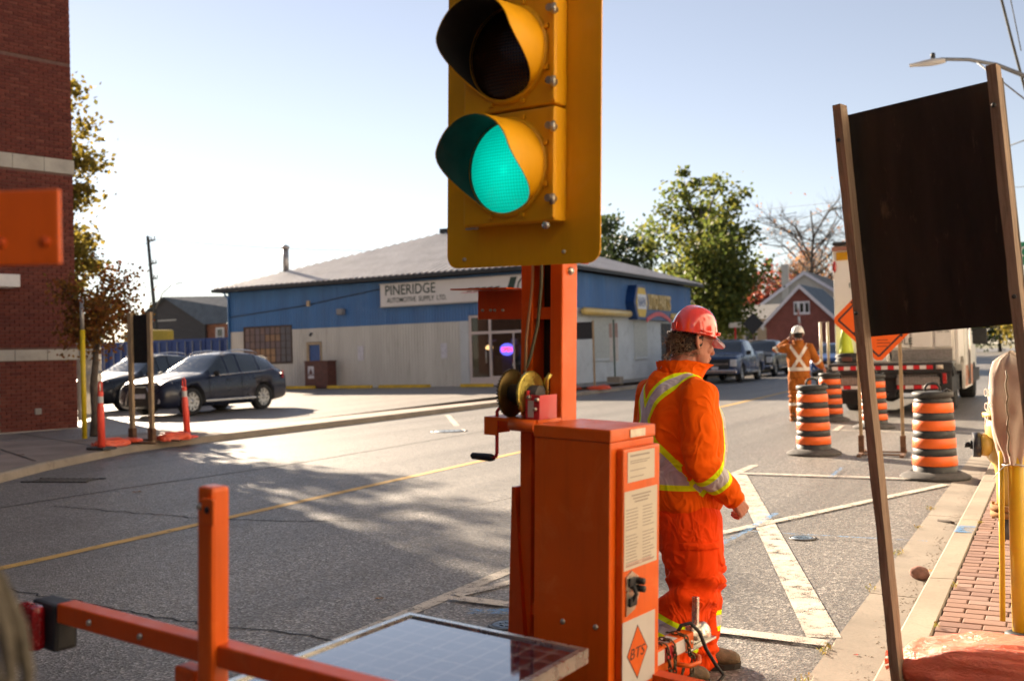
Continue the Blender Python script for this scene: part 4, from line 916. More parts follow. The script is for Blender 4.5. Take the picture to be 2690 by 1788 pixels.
MB().tube([(2.16,-.03,1.01),(2.3,-.03,1.01)], .05, 10).build('marker_lamp', pm('marker lens', (.62,.52,.40), .25), TK)
for x0, x1 in ((.1,.92),(1.36,2.22)):
    s_ = MB().box((x0,-.0,.64),(x1,.3,.88), ch=.01).build('step', M_dia, TK)
    for k in range(14): MB().box((x0+.03+k*(x1-x0-.05)/14,-.012,.66),(x0+.05+k*(x1-x0-.05)/14,.0,.86)).build('tread', M_dia, s_)
    MB().box((x0-.03,-.02,.5),(x1+.03,.3,.54)).build('step_bar', M_blkst, TK)
MB().box((2.24,-.03,.45),(2.46,.4,1.0), ch=.02).build('corner_post', M_blkst, TK)
MB().box((2.28,-.045,.66),(2.36,-.03,.88), ch=.01).build('tail_light', M_taill, TK)
MB().box((.95,.2,.35),(1.34,1.2,.95), ch=.04).tube([(1.15,.1,.45),(1.15,-.12,.42)], .05, 10).lathe([(.16,0),(.22,.06),(.22,.3),(.1,.36)], 14, c=(1.1,.9,.45), axis=1).build('hitch', M_blkst, TK)
MB().box((.05,.4,.45),(2.41,9.0,.8)).build('chassis', M_blkst, TK)
for s, x in ((-1,.24),(1,2.18)):
    for y in (1.75, 7.6):
        wl = MB().lathe([(.25,-.2),(.46,-.2),(.5,-.15),(.5,.15),(.46,.2),(.25,.2)], 26, axis=0)
        for k in range(26): 
            a = 2*pi*k/26; wl.box((-.15,-.03,.495),(.15,.03,.51)); wl.xf(Matrix.Rotation(a, 4, 'X'), len(wl.v)-8)
        w_ = wl.build('wheel', M_tyre, TK, (x, y, .5)); MB().lathe([(.0,s*.19),(.1,s*.19),(.2,s*.12),(.25,s*.16)], 16, axis=0, caps=False).build('rim', M_wtk, w_)
    MB().box((x-.22,.95,.18),(x+.22,.97,.8)).build('mud_flap', M_blkst, TK)
# street-side body panels and cab
MB().prism([(4.61,1.05),(4.61,2.3),(1.0,2.3),(1.0,1.05),(1.2,1.05),(1.35,1.2),(2.15,1.2),(2.3,1.05),(2.4,.45),(4.61,.45)], 0, 2.465, 2.52).build('side_panel', M_wtk, TK)
for k in range(3): MB().box((2.52,2.5+k*.7,.55),(2.535,3.12+k*.7,2.2), ch=.01).build('side_door', M_wtk, TK)
M_orst = pm('orange stripes', (.55,.16,.04), .5)
for k in range(9): MB().prism([(2.45+k*.24,.5),(2.55+k*.24,.5),(2.68+k*.24,.98),(2.58+k*.24,.98)], 0, 2.536, 2.54).build('warning_stripe', M_orst, TK)
MB().tube([(2.6,2.6,.55),(2.62,2.6,2.4)], .035, 8).build('spring_pole', M_chr, TK)
cb = MB().prism([(5.0,.6),(5.0,2.75),(6.6,2.8),(7.0,1.75),(8.3,1.6),(8.55,1.2),(8.55,.6)], 0, .1, 2.36).build('cab', M_wtk, TK)
MB().prism([(5.5,1.8),(5.5,2.55),(6.45,2.58),(6.85,1.8)], 0, 2.361, 2.37).build('side_window', M_dglass, cb); MB().box((.4,4.985,1.9),(2.1,4.998,2.6)).build('rear_window', M_dglass, cb)
for z in (1.45, 1.95): MB().box((2.42,6.5,z),(2.78,6.62,z+.42), ch=.03).build('mirror', M_blkst, TK)
# rear face of the tall box
MB().box((.10,.57,3.42),(.36,.6,3.60), ch=.01).build('amber_lamp', pm('amber lens', (.55,.28,.01), .3), TK); MB().box((.44,.57,3.42),(.70,.6,3.60), ch=.01).build('clear_lamp', pm('grey lens', (.3,.29,.31), .3), TK)
MB().box((.02,.5,3.63),(1.12,.6,3.72)).build('roof_lip', pm('rusty lip', (.30,.14,.10), .6), TK); MB().box((.05,.45,3.751),(1.12,4.5,3.82)).build('roof_rack', M_blkst, TK)
MB().lathe([(.0,-.02),(.055,-.02),(.06,0)], 12, axis=1).xf(Matrix.Translation((.055,.595,3.28)) @ Matrix.Diagonal((.8,1,2.2,1))).build('oval_lamp', M_taill, TK)
MB().lathe([(.0,-.02),(.08,-.02),(.09,0)], 12, axis=1).xf(Matrix.Translation((.52,.595,3.02)) @ Matrix.Diagonal((1,1,.55,1))).build('handle', M_blkst, TK)
lettering('lettering', 'BT  CB841', .15, M_ink, TK, (.36,.594,2.80), (1,0,0), (0,0,1), width=.72)
for k in range(7): MB().prism([(.06+k*.15,1.95),(.12+k*.15,1.95),(.15+k*.15,2.10),(.09+k*.15,2.10)], 1, .588, .597).build('red_slash', M_rtape, TK)
MB().tube([(-.12,.5,1.0),(-.12,.5,2.05),(-.28,.5,2.05),(-.28,.5,1.0)], .03, 8).build('grab_frame', pm('cream pipe', (.5,.42,.32), .5), TK)
# things on the deck
CN = thing('traffic_cone', 'tall lime yellow traffic cone standing on the truck deck', 'traffic cone', (-4.10, 22.85, 1.32))
MB().lathe([(.17,0),(.16,.06),(.05,.74),(.04,.76)], 20).build('cone', pm('lime plastic', (.45,.55,.02), .5, var=.1), CN); MB().lathe([(.122,.26),(.102,.42)], 20, caps=False).build('collar', pm('lime grey collar', (.42,.52,.05), .5), CN)
HC = thing('hose_coil', 'dark coiled hose under the lime cone on the truck deck', 'hose', (-4.03, 22.85, 1.115))
hp = [(.27*cos(a)+.02*sin(a*3.3), .24*sin(a), .03+.0045*a+.01*sin(a*2.3)) for a in [k*.35 for k in range(110)]]
MB().tube(hp, .028, 6).build('hose', M_blkst, HC); MB().box((-.12,-.3,.05),(.1,-.26,.14), ch=.01).build('strap', M_rust, HC)
# ================================================================= street furniture
def wood_mat(name, col):
    m, n, b = node_mat(name); v = mapr(n, tc(n), (14, 14, 1.2))
    c = ramp(n, nz(n, v, 3.2, 6, .7, .8), [(.3, tuple(k*.5 for k in col)), (.52, col), (.75, tuple(min(1, k*1.35) for k in col))])
    kn = nz(n, mapr(n, tc(n), (5, 5, 2.5)), 1.4, 2); c = mixc(n, ramp(n, kn, [(.70, 0.), (.76, .8)]), c, tuple(k*.25 for k in col))
    n.links.new(c, b.inputs['Base Color']); b.inputs['Roughness'].default_value = .85; b.inputs['Specular IOR Level'].default_value = .2
    bump(n, b, nz(n, v, 6, 5, .7), .5, .004); MC[name] = m; return m
M_wood = wood_mat('weathered lumber', (.20,.135,.085)); M_wood2 = wood_mat('pale lumber', (.36,.26,.155)); M_wood3 = wood_mat('grey brown lumber', (.24,.175,.125))
M_orfab = pm('fluorescent orange plastic', (.80,.13,.012), .42, var=.08, vs=3, dirt=((.35,.08,.02), .35)); M_drumk = pm('drum black', (.03,.03,.03), .6, var=.3, vs=7, dirt=((.12,.11,.10), .5))
M_refw = pm('reflective white', (.52,.50,.48), .4, var=.15, vs=20); M_rub = pm('grey rubber', (.075,.07,.066), .85, var=.35, vs=9, dirt=((.2,.18,.15), .5))
M_rstl = pm('rusty base steel', (.13,.062,.03), .8, var=.4, vs=14, bs=50, bst=.3)
# ---- construction drums
def drum(label, x, y, rz, sc=1.):
    t = thing('construction_drum', label, 'construction drum', (x, y, .002), rz, 'orange and black construction drums')
    R = lambda z: .235-.035*(z-.06)/.88
    prof = [(.23,.04)]; zb = [.145,.262,.340,.457,.535,.652,.730,.847]
    for i, z in enumerate(zb): r = R(z); prof += [(r+(.004 if i % 2 else .0),z-.004),(r-.008,z),(r+(.0 if i % 2 else .004),z+.004)]
    prof += [(.2,.875),(.185,.885),(.19,.90),(.215,.905),(.215,.955),(.2,.965),(.09,.97),(.0,.965)]
    MB().lathe(prof, 32, caps=False).build('body', M_drumk, t)
    for i in range(4):
        z0, z1 = zb[2*i]+.004, zb[2*i+1]-.004
        MB().lathe([(R(z0)+.002,z0),(R(z0)+.0055,z0+.002),(R(z1)+.0055,z1-.002),(R(z1)+.002,z1)], 32, caps=False).build('orange_band', M_orfab, t)
    MB().lathe([(.36,0),(.375,.02),(.365,.035),(.28,.075),(.245,.085),(.235,.05)], 32, caps=False).build('rubber_base', M_rub, t)
    MB().tube([(-.075,0,.95),(-.075,0,1.01),(-.05,0,1.045),(0,0,1.055),(.05,0,1.045),(.075,0,1.01),(.075,0,.95)], .016, 8).build('handle', M_drumk, t)
    MB().tube([(.1,-.1,.955),(.15,-.12,.99),(.19,-.06,.96)], .016, 6).build('light_lug', M_drumk, t)
drum('orange and black drum standing in the road left of the diamond sign', -3.03, 14.23, .3)
drum('nearest orange and black drum, beside the gutter', -1.24, 12.0, .1)
drum('orange and black drum at the elbow of the worker in brown coveralls', -4.05, 20.7, 1.1)
drum('orange and black drum half hidden behind the wooden post and diamond sign', -2.96, 19.0, .7)
# ---- diamond sign on a wooden stand
DS = thing('diamond_sign', 'orange diamond road sign on a two-post wooden stand in front of the truck', 'road sign', (-2.15, 14.4, 0), radians(4))
for x in (-.27, .27):
    MB().box((x-.022,-.022,.06),(x+.022,.022,1.72), ch=.004).build('post', M_wood2, DS)
    sk = MB().box((x-.036,-.036,.03),(x+.036,.036,.26)).build('socket', M_rstl, DS)
    MB().box((x-.025,-.42,.002),(x+.025,.42,.03)).build('foot', M_rstl, DS)
for y in (-.2, .2): MB().box((-.245,y-.018,.01),(.245,y+.018,.028)).build('cross_bar', M_rstl, DS)
h = .60; M_dorg = pm('diamond orange', (.82,.12,.006), .45, var=.05, vs=4)
pn = MB(); rp = []
for k in range(4):
    a = k*pi/2; 
    for d in (-.06, .06): rp.append((cos(a)*h*(1-.05)+(-sin(a))*d*.6, sin(a)*h*(1-.05)+cos(a)*d*.6))
pn.prism([(p[0], p[1]) for p in rp], 1, -.034, -.026); pn.xf(Matrix.Translation((0,0,1.86)))
pe = pn.build('panel', M_dorg, DS); bd = MB()
for k in range(4):
    a = k*pi/2; p = Vector((cos(a),0,sin(a)))*(h-.085); q = Vector((cos(a+pi/2),0,sin(a+pi/2)))*(h-.085); nrm = (p+q).normalized()*.012
    bd.add([p-nrm, q-nrm, q+nrm, p+nrm], [(0,1,2,3)])
bd.xf(Matrix.Translation((0,-.0365,1.86))); bd.build('border', M_dark, pe)
for (x, z) in ((-.33,2.10),(-.30,1.68),(.30,1.62),(-.2,2.05)): MB().lathe([(0,-.048),(.014,-.045),(.016,-.035)], 8, c=(x,0,z), axis=1).build('bolt', M_blkst, pe)
tx = MB()
for i, (w_, z) in enumerate([(.14,1.56),(.17,1.52),(.15,1.475)]): tx.box((-.02,-.0375,z),(-.02+w_,-.0362,z+.014))
tx.build('small_print', pm('faded print', (.35,.06,.01), .6), pe)
MB().box((-.3,.0,1.55),(.3,.03,1.6)).box((-.3,.0,1.95),(.3,.03,2.0)).build('rail', M_wood2, DS)
# ---- near sign seen from the back (right)
RS = thing('timber_sign', 'large dark plywood sign seen from behind on two lumber posts at right', 'road sign', (-.60, 4.25, .135), 0)
RS.rotation_euler = (radians(2.4), radians(-3.1), radians(-12.5))
M_ply, n_, b_ = node_mat('stained plywood'); v_ = tc(n_)
c_ = ramp(n_, nz(n_, mapr(n_, v_, (3,3,.6)), 2.5, 5, .6), [(.3,(.014,.012,.010)),(.7,(.030,.024,.019))]); 
c_ = mixc(n_, ramp(n_, nz(n_, mapr(n_, v_, (9,9,2.)), 2.2, 6, .75), [(.60,0.),(.76,.75)]), c_, (.13,.09,.055)); n_.links.new(c_, b_.inputs['Base Color']); b_.inputs['Roughness'].default_value = .6; b_.inputs['Specular IOR Level'].default_value = .2; bump(n_, b_, nz(n_, mapr(n_, v_, (30,30,3)), 3, 4), .3, .003)
def rough_post(x, z1, seed):
    random.seed(seed); b = MB(); n = 26; w0, d0 = .0175, .034; L = [[] for _ in range(4)]
    for i in range(n+1):
        z = z1*i/n; 
        for k, (sx, sy) in enumerate(((-1,-1),(1,-1),(1,1),(-1,1))):
            j = .0025*noise.noise(Vector((sx*3+x*9, sy*2, z*4)))+.0015*noise.noise(Vector((sx*7, sy*5+x, z*17)))
            L[k].append((x+sx*(w0+j), sy*(d0+j), z))
    vs = []; 
    for i in range(n+1): vs += [L[k][i] for k in range(4)]
    fs = [(i*4+k, i*4+(k+1) % 4, i*4+4+(k+1) % 4, i*4+4+k) for i in range(n) for k in range(4)]+[(3,2,1,0),(n*4,n*4+1,n*4+2,n*4+3)]
    return b.add(vs, fs).build('post', M_wood3, RS)
rough_post(0, 2.345, 1); rough_post(.585, 2.35, 2)
MB().box((-.015,.05,1.40),(.60,.062,2.31)).build('board', M_ply, RS)
MB().box((-.05,-.1,.0),(.65,-.06,.03)).box((-.05,.06,.0),(.65,.1,.03)).build('base_rail', M_rstl, RS)
for z in (1.5, 2.2):
    for x in (0, .585): MB().lathe([(0,-.052),(.008,-.051),(.009,-.045)], 8, c=(x,0,z), axis=1).build('bolt', M_blkst, RS)
def sandbag(label, loc, rz, lx, ly, lz, seed, mat=None):
    b = MB(); bm_ = bmesh.new(); bmesh.ops.create_icosphere(bm_, subdivisions=5, radius=1)
    for q in bm_.verts:
        c = q.co.copy(); px = abs(c.x)**.55*(1 if c.x > 0 else -1); py = abs(c.y)**.7*(1 if c.y > 0 else -1)
        pz = abs(c.z)**.8*(1 if c.z > 0 else -1); e = 1-.45*abs(px)**4
        w_ = .30*noise.noise(Vector((c.x*2.6+seed, c.y*2.2, c.z*2)))+.13*noise.ridged_multi_fractal(Vector((c.x*3+seed, c.y*9, c.z*5)), .8, 2., 3, 1., 2.)*.5
        sag = 1-.35*max(0, cos(px*pi*1.2+seed*.7))*(.5)
        q.co = Vector((px*lx/2, py*ly/2*(1+w_*.6), max(-.5, pz*e*sag*(1+w_))*lz*.62+lz*.31))
        q.co.z = max(0, q.co.z)
    b.bm(bm_, 0, True)
    t = tag(b.build('sandbag', mat or M_bag, loc=loc, rz=rz), label, 'sandbag', 'orange plastic sandbags')
    nk = MB()
    for k in range(9):
        a = 2*pi*k/9; nk.add([(-lx*.47,0,lz*.3),(-lx*.54,cos(a)*.07,lz*.32+sin(a)*.05),(-lx*.54,cos(a+.5)*.07,lz*.32+sin(a+.5)*.05)], [(0,1,2)])
    nk.build('tied_neck', mat or M_bag, t, fixn=False); return t
M_bag, n_, b_ = node_mat('orange bag film'); g_ = nz(n_, tc(n_), 9, 5, .6, .5)
n_.links.new(ramp(n_, g_, [(.3,(.70,.16,.085)),(.7,(.82,.25,.15))]), b_.inputs['Base Color']); b_.inputs['Roughness'].default_value = .34; b_.inputs['Subsurface Weight'].default_value = .6; b_.inputs['Subsurface Radius'].default_value = (.05,.02,.01)
bump(n_, b_, nz(n_, mapr(n_, tc(n_), (12,30,30)), 1.6, 5, .6, 1.2), .7, .02)
sandbag('large orange plastic sandbag on the brick sidewalk at the foot of the near sign', (-.24, 4.36, .127), radians(-6), .78, .34, .21, 3)
# ---- bagged post and hydrant
PB = thing('bagged_meter', 'yellow steel post with a beige canvas hood tied over its head', 'parking meter', (-.19, 5.18, .127))
M_ypost = pm('yellow post paint', (.62,.42,.015), .4, var=.12, vs=5, dirt=((.3,.19,.03), .4), coat=.2)
MB().tube([(0,0,0),(0,.01,.4),(.004,.02,.84),(.005,.02,1.0)],   .036, 14).build('post', M_ypost, PB)
MB().tube([(-.075,.0,.07),(-.066,.02,.5),(-.058,.03,.86)], .013, 8).build('side_conduit', M_ypost, PB)
MB().lathe([(.05,.0),(.07,.0),(.07,.02),(.045,.03)], 14).build('foot', M_blkst, PB)
M_canv = pm('beige canvas', (.46,.37,.30), .9, var=.12, vs=7, bs=220, bst=.25)
def hood(u, v):
    z = .80+.52*u; a = v*2*pi; pr = [(0,.05),(.06,.055),(.16,.075),(.35,.096),(.6,.102),(.82,.092),(.93,.066),(1.,.004)]
    for (u0, r0), (u1, r1) in zip(pr[:-1], pr[1:]):
        if u0 <= u <= u1: r = r0+(r1-r0)*(u-u0)/(u1-u0); break
    p = Vector((cos(a), sin(a), u*2)); f_ = .016*noise.noise(p*2.2)+.012*sin(a*7+u*3)*max(0, 1-u*2.2)+.008*sin(a*3+u*5)
    return (cos(a)*(r*.95+f_)-.005, sin(a)*(r*.8+f_)+.02, z+.01*sin(a*2))
hd_ = MB().grid(hood, 26, 40, wrap=True).build('hood', M_canv, PB, fixn=False)
zp_ = [(-.02+.004*sin(k*2), -.094-.012*sin(k/14*pi)-.0*k, 1.24-.03*k) for k in range(14)]
MB().tube(zp_, .005, 5).build('zip', pm('brass zip', (.16,.12,.07), .6), hd_)
MB().tube([(.055*cos(a),.02+.055*sin(a)*.9,.80+.004*sin(3*a)) for a in [k*pi/8 for k in range(17)]], .004, 5).tube([(-.04,-.03,.80),(-.07,-.06,.77),(-.09,-.05,.74)], .002, 4).build('tie_wire', M_alu, hd_)
M_let = pm('faded print grey', (.55,.47,.42), .9)
for tx_, z in (('OF',1.12),('OF',1.055),('N',.99)): lettering('lettering', tx_, .055, M_let, hd_, (-.115,-.052,z), (.55,-.83,0), (0,0,1), width=.05 if len(tx_) > 1 else .025)
HY = thing('fire_hydrant', 'yellow fire hydrant with black nozzle cap at the kerb', 'fire hydrant', (-.335, 7.79, .127))
M_hyd = pm('hydrant yellow', (.58,.36,.06), .45, var=.12, vs=6, dirt=((.28,.16,.05), .4), coat=.2)
MB().lathe([(.075,.14),(.075,.42),(.085,.5),(.13,.56),(.135,.78),(.12,.84)], 20).build('barrel', M_hyd, HY)
MB().lathe([(.125,.84),(.15,.845),(.15,.875),(.12,.88),(.11,.95),(.07,1.01),(.03,1.03),(.03,1.07),(.0,1.075)], 20, caps=False).build('bonnet', M_hyd, HY)
fl = MB().lathe([(.08,.15),(.12,.15),(.12,.185),(.08,.185)], 20, caps=False).lathe([(.08,.195),(.12,.195),(.12,.23),(.08,.23)], 20, caps=False)
for k in range(6): a = k*pi/3; fl.tube([(.1*cos(a),.1*sin(a),.13),(.1*cos(a),.1*sin(a),.25)], .012, 6)
fl.build('flange', pm('rusty flange', (.30,.14,.04), .8, var=.3, vs=20), HY)
MB().lathe([(.07,0),(.07,.14)], 16).build('standpipe', pm('cast grey', (.12,.12,.12), .7), HY)
nz_ = MB().tube([(-.1,-.02,.65),(-.175,-.03,.65)], [.085,.075], 16).build('nozzle', M_hyd, HY)
MB().tube([(-.165,-.03,.65),(-.215,-.037,.65)], .088, 18).build('cap', pm('worn black cap', (.02,.022,.03), .45, dirt=((.3,.22,.08), .5), vs=14), nz_)
MB().tube([(-.215,-.037,.65),(-.232,-.04,.65)], .03, 10).tube([(-.232,-.04,.65),(-.265,-.044,.65)], .02, 5).build('cap_nut', M_blkst, nz_)
MB().tube([(.1,.02,.65),(.17,.03,.65)], [.07,.065], 14).build('nozzle', M_hyd, HY)
# ---- far sidewalk: timber sign, delineators, bags, yellow pole, gate
LS = thing('timber_sign', 'narrow dark sign between two lumber posts on the far sidewalk', 'road sign', (-14.72, 12.5, .127), radians(0))
for x in (0, .5): MB().box((x-.045,-.03,0),(x+.045,.03,2.33), ch=.005).build('post', M_wood2, LS); MB().box((x-.06,-.045,.03),(x+.06,.045,.25)).build('socket', M_rstl, LS)
MB().box((.02,.032,1.42),(.48,.045,2.29)).build('board', pm('black board', (.014,.013,.012), .6), LS)
MB().box((-.4,-.3,.0),(.9,-.26,.03)).box((-.4,.26,.0),(.9,.3,.03)).box((-.03,-.259,.002),(.03,.259,.028)).box((.47,-.259,.002),(.53,.259,.028)).build('base_frame', M_rstl, LS)
M_bag2 = pm('red orange bag', (.72,.10,.04), .38, var=.12, vs=6, bs=12, bst=.5)
sandbag('orange sandbag left of the far timber sign beside the delineator', (-14.35, 11.75, .127), 1.25, .62, .3, .15, 5, M_bag2)
sandbag('orange sandbag right of the far timber sign by the second delineator', (-14.15, 12.95, .127), 1.3, .62, .3, .17, 8, M_bag2)
sandbag('small orange sandbag lying on the base of the far timber sign', (-14.4, 12.2, .16), .3, .4, .2, .08, 9, M_bag2)
M_delo = pm('delineator orange', (.86,.085,.05), .45, var=.06)
def delin(label, x, y, lean, base):
    t = thing('delineator_post', label, 'delineator', (x, y, .127), 0, 'orange delineator posts'); t.rotation_euler = (0, lean, 0)
    MB().lathe([(.062,.02),(.056,.7),(.044,.75),(.044,.95),(.036,.97)], 16).build('tube', M_delo, t)
    MB().lathe([(.0465,.77),(.0465,.88)], 16, caps=False).build('reflective_band', M_refw, t)
    MB().tube([(-.035,0,.95),(-.035,0,1.08),(-.02,0,1.12),(.02,0,1.12),(.035,0,1.08),(.035,0,.95)], .015, 8).build('handle', M_delo, t)
    if base: MB().prism([(-.2,-.14),(.2,-.14),(.23,0),(.2,.14),(-.2,.14),(-.23,0)], 2, 0, .04).build('base', M_drumk, t)
    else: MB().lathe([(.2,0),(.2,.03),(.08,.06)], 12).build('base', M_delo, t)
delin('left delineator post with a black rubber base on the far sidewalk', -14.0, 11.25, 0, True)
delin('right delineator post, tilted, beside the sandbag on the far kerb', -14.25, 13.35, -.06, False)
YP = thing('marker_pole', 'tall yellow marker pole with grey top in front of the young tree', 'marker pole', (-16.53, 12.9, .12))
MB().tube([(0,0,0),(0,0,2.1)], .048, 12).build('sleeve', pm('bright yellow sleeve', (.62,.44,.01), .4), YP); MB().tube([(0,0,2.1),(0,0,2.7)], .04, 10).build('pipe', M_alu, YP)
GT = thing('metal_gate', 'tall grey metal bar gate beside the brick building', 'gate', (-21.2, 16.4, .12), atan2(2.2, -1.9))
for k in range(15): MB().box((k*.2,-.03,.06),(k*.2+.055,.03,2.3)).build('bar', M_alu, GT)
for z in (.1, 1.2, 2.22): MB().box((-.02,-.045,z),(2.9,-.031,z+.08)).build('rail', M_alu, GT)
# ---- by the store
SA = thing('sidewalk_sign', 'small dark-backed sign on a post with red sandbags by the store', 'road sign', (-15.6, 34.3, .13))
MB().box((.28,-.03,0),(.34,.03,2.6)).build('post', M_wood2, SA); MB().box((-.6,-.03,0),(-.54,.03,2.6)).build('post', M_wood2, SA); MB().box((-.62,.03,1.9),(.3,.045,2.55)).build('board', M_dark, SA); MB().box((-.6,-.25,0),(.35,.25,.03)).build('base', M_rstl, SA)
sandbag('red sandbag right of the sidewalk sign by the store', (-15.05, 34.2, .13), .1, .9, .35, .17, 11, M_bag2)
sandbag('red sandbag left of the sidewalk sign by the store', (-16.2, 34.2, .13), -.2, .9, .35, .17, 13, M_bag2)
SBn = thing('twin_panel_sign', 'thin post with two narrow hanging panels on a concrete foot by the store', 'road sign', (-16.35, 38.8, .13))
MB().tube([(0,0,.3),(0,0,2.75)], .035, 8).build('post', pm('green post', (.05,.09,.06), .6), SBn); MB().box((-.3,-.2,0),(.3,.2,.35), ch=.03).build('foot', M_conc, SBn)
M_pinkp = pm('faded pink panel', (.42,.30,.26), .6)
for x in (-.19, .07):
    p_ = MB().box((x,-.05,1.0),(x+.13,-.035,2.0)).build('panel', M_wtrim, SBn); MB().box((x,-.055,2.0),(x+.13,-.035,2.6)).build('panel_top', M_pinkp, p_)
BD = thing('reversed_sign', 'black-backed diamond sign above the pickup trucks', 'road sign', (-15.5, 57.6, 0))
MB().prism([(-.62,2.95),(0,2.33),(.62,2.95),(0,3.57)], 1, -.02, .02).build('panel', M_dark, BD); MB().box((-.04,.02,0),(.04,.08,3.3)).build('post', M_wood, BD); MB().prism([(.4,2.7),(.6,2.5),(.66,2.9)], 1, -.01, .015).build('flag', M_wtrim, BD)
SW = thing('lane_sign', 'small white sign on a red post left of the black diamond', 'road sign', (-17.0, 59.1, 0))
MB().box((-.38,-.02,2.8),(.38,0,3.1)).build('panel', M_wtrim, SW); MB().box((-.05,.0,0),(.05,.05,2.8)).build('post', M_rtape, SW)
SP = thing('striped_pole', 'slim red and white striped pole in front of the brick house', 'pole', (-13.4, 61.0, 0)); SP.rotation_euler = (0, radians(-4), 0)
for k in range(10): MB().tube([(0,0,k*.42),(0,0,k*.42+.42)], .07, 8).build('stripe', M_wtrim if k % 2 else pm('pink stripe', (.45,.2,.17), .6), SP)
# ================================================================= portable signal trailer
TR = thing('signal_trailer', 'orange portable traffic signal trailer with yellow signal head, cabinet and solar panel', 'signal trailer', (-1.525, 2.745, 0))
TR.rotation_euler = (0, .042, radians(-8.3))
M_to = worn_paint('trailer orange', (.80,.125,.004), .36, fade=(.85,.24,.06)); M_td = worn_paint('trailer orange worn', (.66,.085,.004), .42, fade=(.7,.2,.06), chips=1., dust=.35)
M_sy = worn_paint('signal yellow', (.88,.42,.002), .42, chips=.35, fade=(.80,.45,.10), rust=(.2,.09,.03), coat=.08, dust=.22); M_vin_ = pm('visor black', (.016,.015,.015), .8, var=.2)
M_steel = pm('zinc steel', (.48,.44,.36), .35, metal=.8, var=.2, vs=20); M_galv = pm('bright zinc', (.62,.61,.56), .28, metal=.85, var=.15, vs=15)
def ring_bolt(b, c, r=.009, axis=1, s=-1): b.lathe([(0,s*.007),(r*.8,s*.007),(r,0)], 8, c=c, axis=axis, caps=False)
# --- frame, axle, wheels
fr = MB().box((-.45,-.95,.34),(-.39,.95,.40)).box((.39,-.95,.34),(.45,.6,.40)).box((-.389,.52,.341),(.389,.58,.399)).box((-.389,-.3,.341),(.389,-.24,.399)).box((-.389,-.9,.341),(.389,-.84,.399))
fr.build('frame', M_td, TR)
tg = MB().box((-.022,.3,.318),(.046,1.10,.385), ch=.006).box((-.012,.3,.285),(.036,1.0,.3175)).build('tongue', M_to, TR)
for k in range(6): MB().box((.0462,.52+k*.085,.326),(.0474,.60+k*.085,.376)).build('reflective_tape', M_wtape if k % 2 else M_rtape, tg)
for k in range(3): MB().box((-.012,.56+k*.17,.3852),(.036,.64+k*.17,.3862)).build('reflective_tape', M_wtape, tg)
for s in (-1, 1):
    w_ = MB().lathe([(.1,-.06),(.21,-.07),(.24,-.05),(.24,.05),(.21,.07),(.1,.06)], 24, axis=0).build('wheel', M_tyre, TR, (s*.33,-.1,.24)); MB().lathe([(0,s*.06),(.06,s*.07),(.1,s*.03)], 16, axis=0, caps=False).build('rim', M_galv, w_)
MB().tube([(-.3,-.1,.24),(.3,-.1,.24)], .03, 8).build('axle', M_blkst, TR)
# --- coupler, lever, chains, cable
cp = MB().box((-.012,1.05,.322),(.036,1.20,.378), ch=.012).box((-.03,1.04,.312),(.054,1.29,.322), ch=.004)
bm_ = bmesh.new(); bmesh.ops.create_uvsphere(bm_, u_segments=16, v_segments=10, radius=1)
for q in bm_.verts: q.co = Vector((.012+q.co.x*.038, 1.235+q.co.y*.05, .33+max(-.01, q.co.z*.058)))
cp.bm(bm_, 0, True); cpo = cp.build('coupler', M_galv, TR)
for y in (1.08, 1.13, 1.18): MB().lathe([(0,.012),(.008,.012),(.01,0)], 8, c=(.0365,y,.348), axis=0).build('bolt', M_steel, cpo)
MB().box((.0,1.17,.38),(.024,1.19,.50), ch=.003).box((-.004,1.12,.378),(.03,1.2,.392), ch=.004).build('lever', M_galv, cpo); MB().box((.0,1.192,.40),(.018,1.20,.49)).build('lever_pad', M_blkst, cpo)
lp_ = MB().tube([(.046,.93,.30),(.10,.96,.295),(.11,1.02,.295),(.08,1.08,.295),(.03,1.10,.295)], .009, 8).build('chain_loop', M_to, TR)
lk_me = MB().tube([(.0055*cos(a)*1.25, .0, .0155*sin(a) if abs(sin(a)) > .5 else .0155*sin(a)) for a in [2*pi*k/12 for k in range(12)]], .0032, 6, closed=True).mesh('chain_link', [pm('dark chain', (.10,.085,.05), .4, metal=.75, var=.4, vs=60)])
def chain(pts):
    P = [Vector(p) for p in pts]; L = []; 
    for i in range(len(P)-1):
        n = max(1, round((P[i+1]-P[i]).length/.0235)); L += [P[i].lerp(P[i+1], k/n) for k in range(n)]
    L.append(P[-1]); hold = MB().tube([P[0], P[0]+Vector((0,0,.004))], .004, 6).build('safety_chain', MC['dark chain'], TR)
    for i in range(len(L)-1):
        d = L[i+1]-L[i]; m = (L[i]+L[i+1])/2; q = d.to_track_quat('Z', 'Y').to_matrix().to_4x4() @ Matrix.Rotation((i % 2)*pi/2+rnd(-.3,.3), 4, 'Z')
        o = obj('chain_link', lk_me, hold); o.matrix_local = Matrix.Translation(m) @ q
random.seed(4)
chain([(-.03,.84,.37),(-.01,.85,.393),(.03,.86,.393),(.054,.865,.38),(.058,.87,.33),(.062,.88,.27),(.066,.90,.21),(.075,.93,.24),(.08,.95,.29)])
chain([(-.03,.90,.38),(.0,.91,.394),(.035,.915,.394),(.056,.92,.37),(.058,.92,.31),(.06,.91,.25),(.07,.93,.19),(.09,.98,.17)])
chain([(-.02,1.0,.392),(.02,1.01,.394),(.05,1.02,.385),(.058,1.03,.35),(.06,1.04,.31),(.07,1.05,.30)])
chain([(.07,1.05,.30),(.075,1.04,.25),(.07,1.0,.21),(.066,.96,.20),(.06,.92,.22)])
chain([(.06,.86,.26),(.055,.82,.20),(.06,.8,.17),(.068,.84,.15),(.07,.88,.19)])
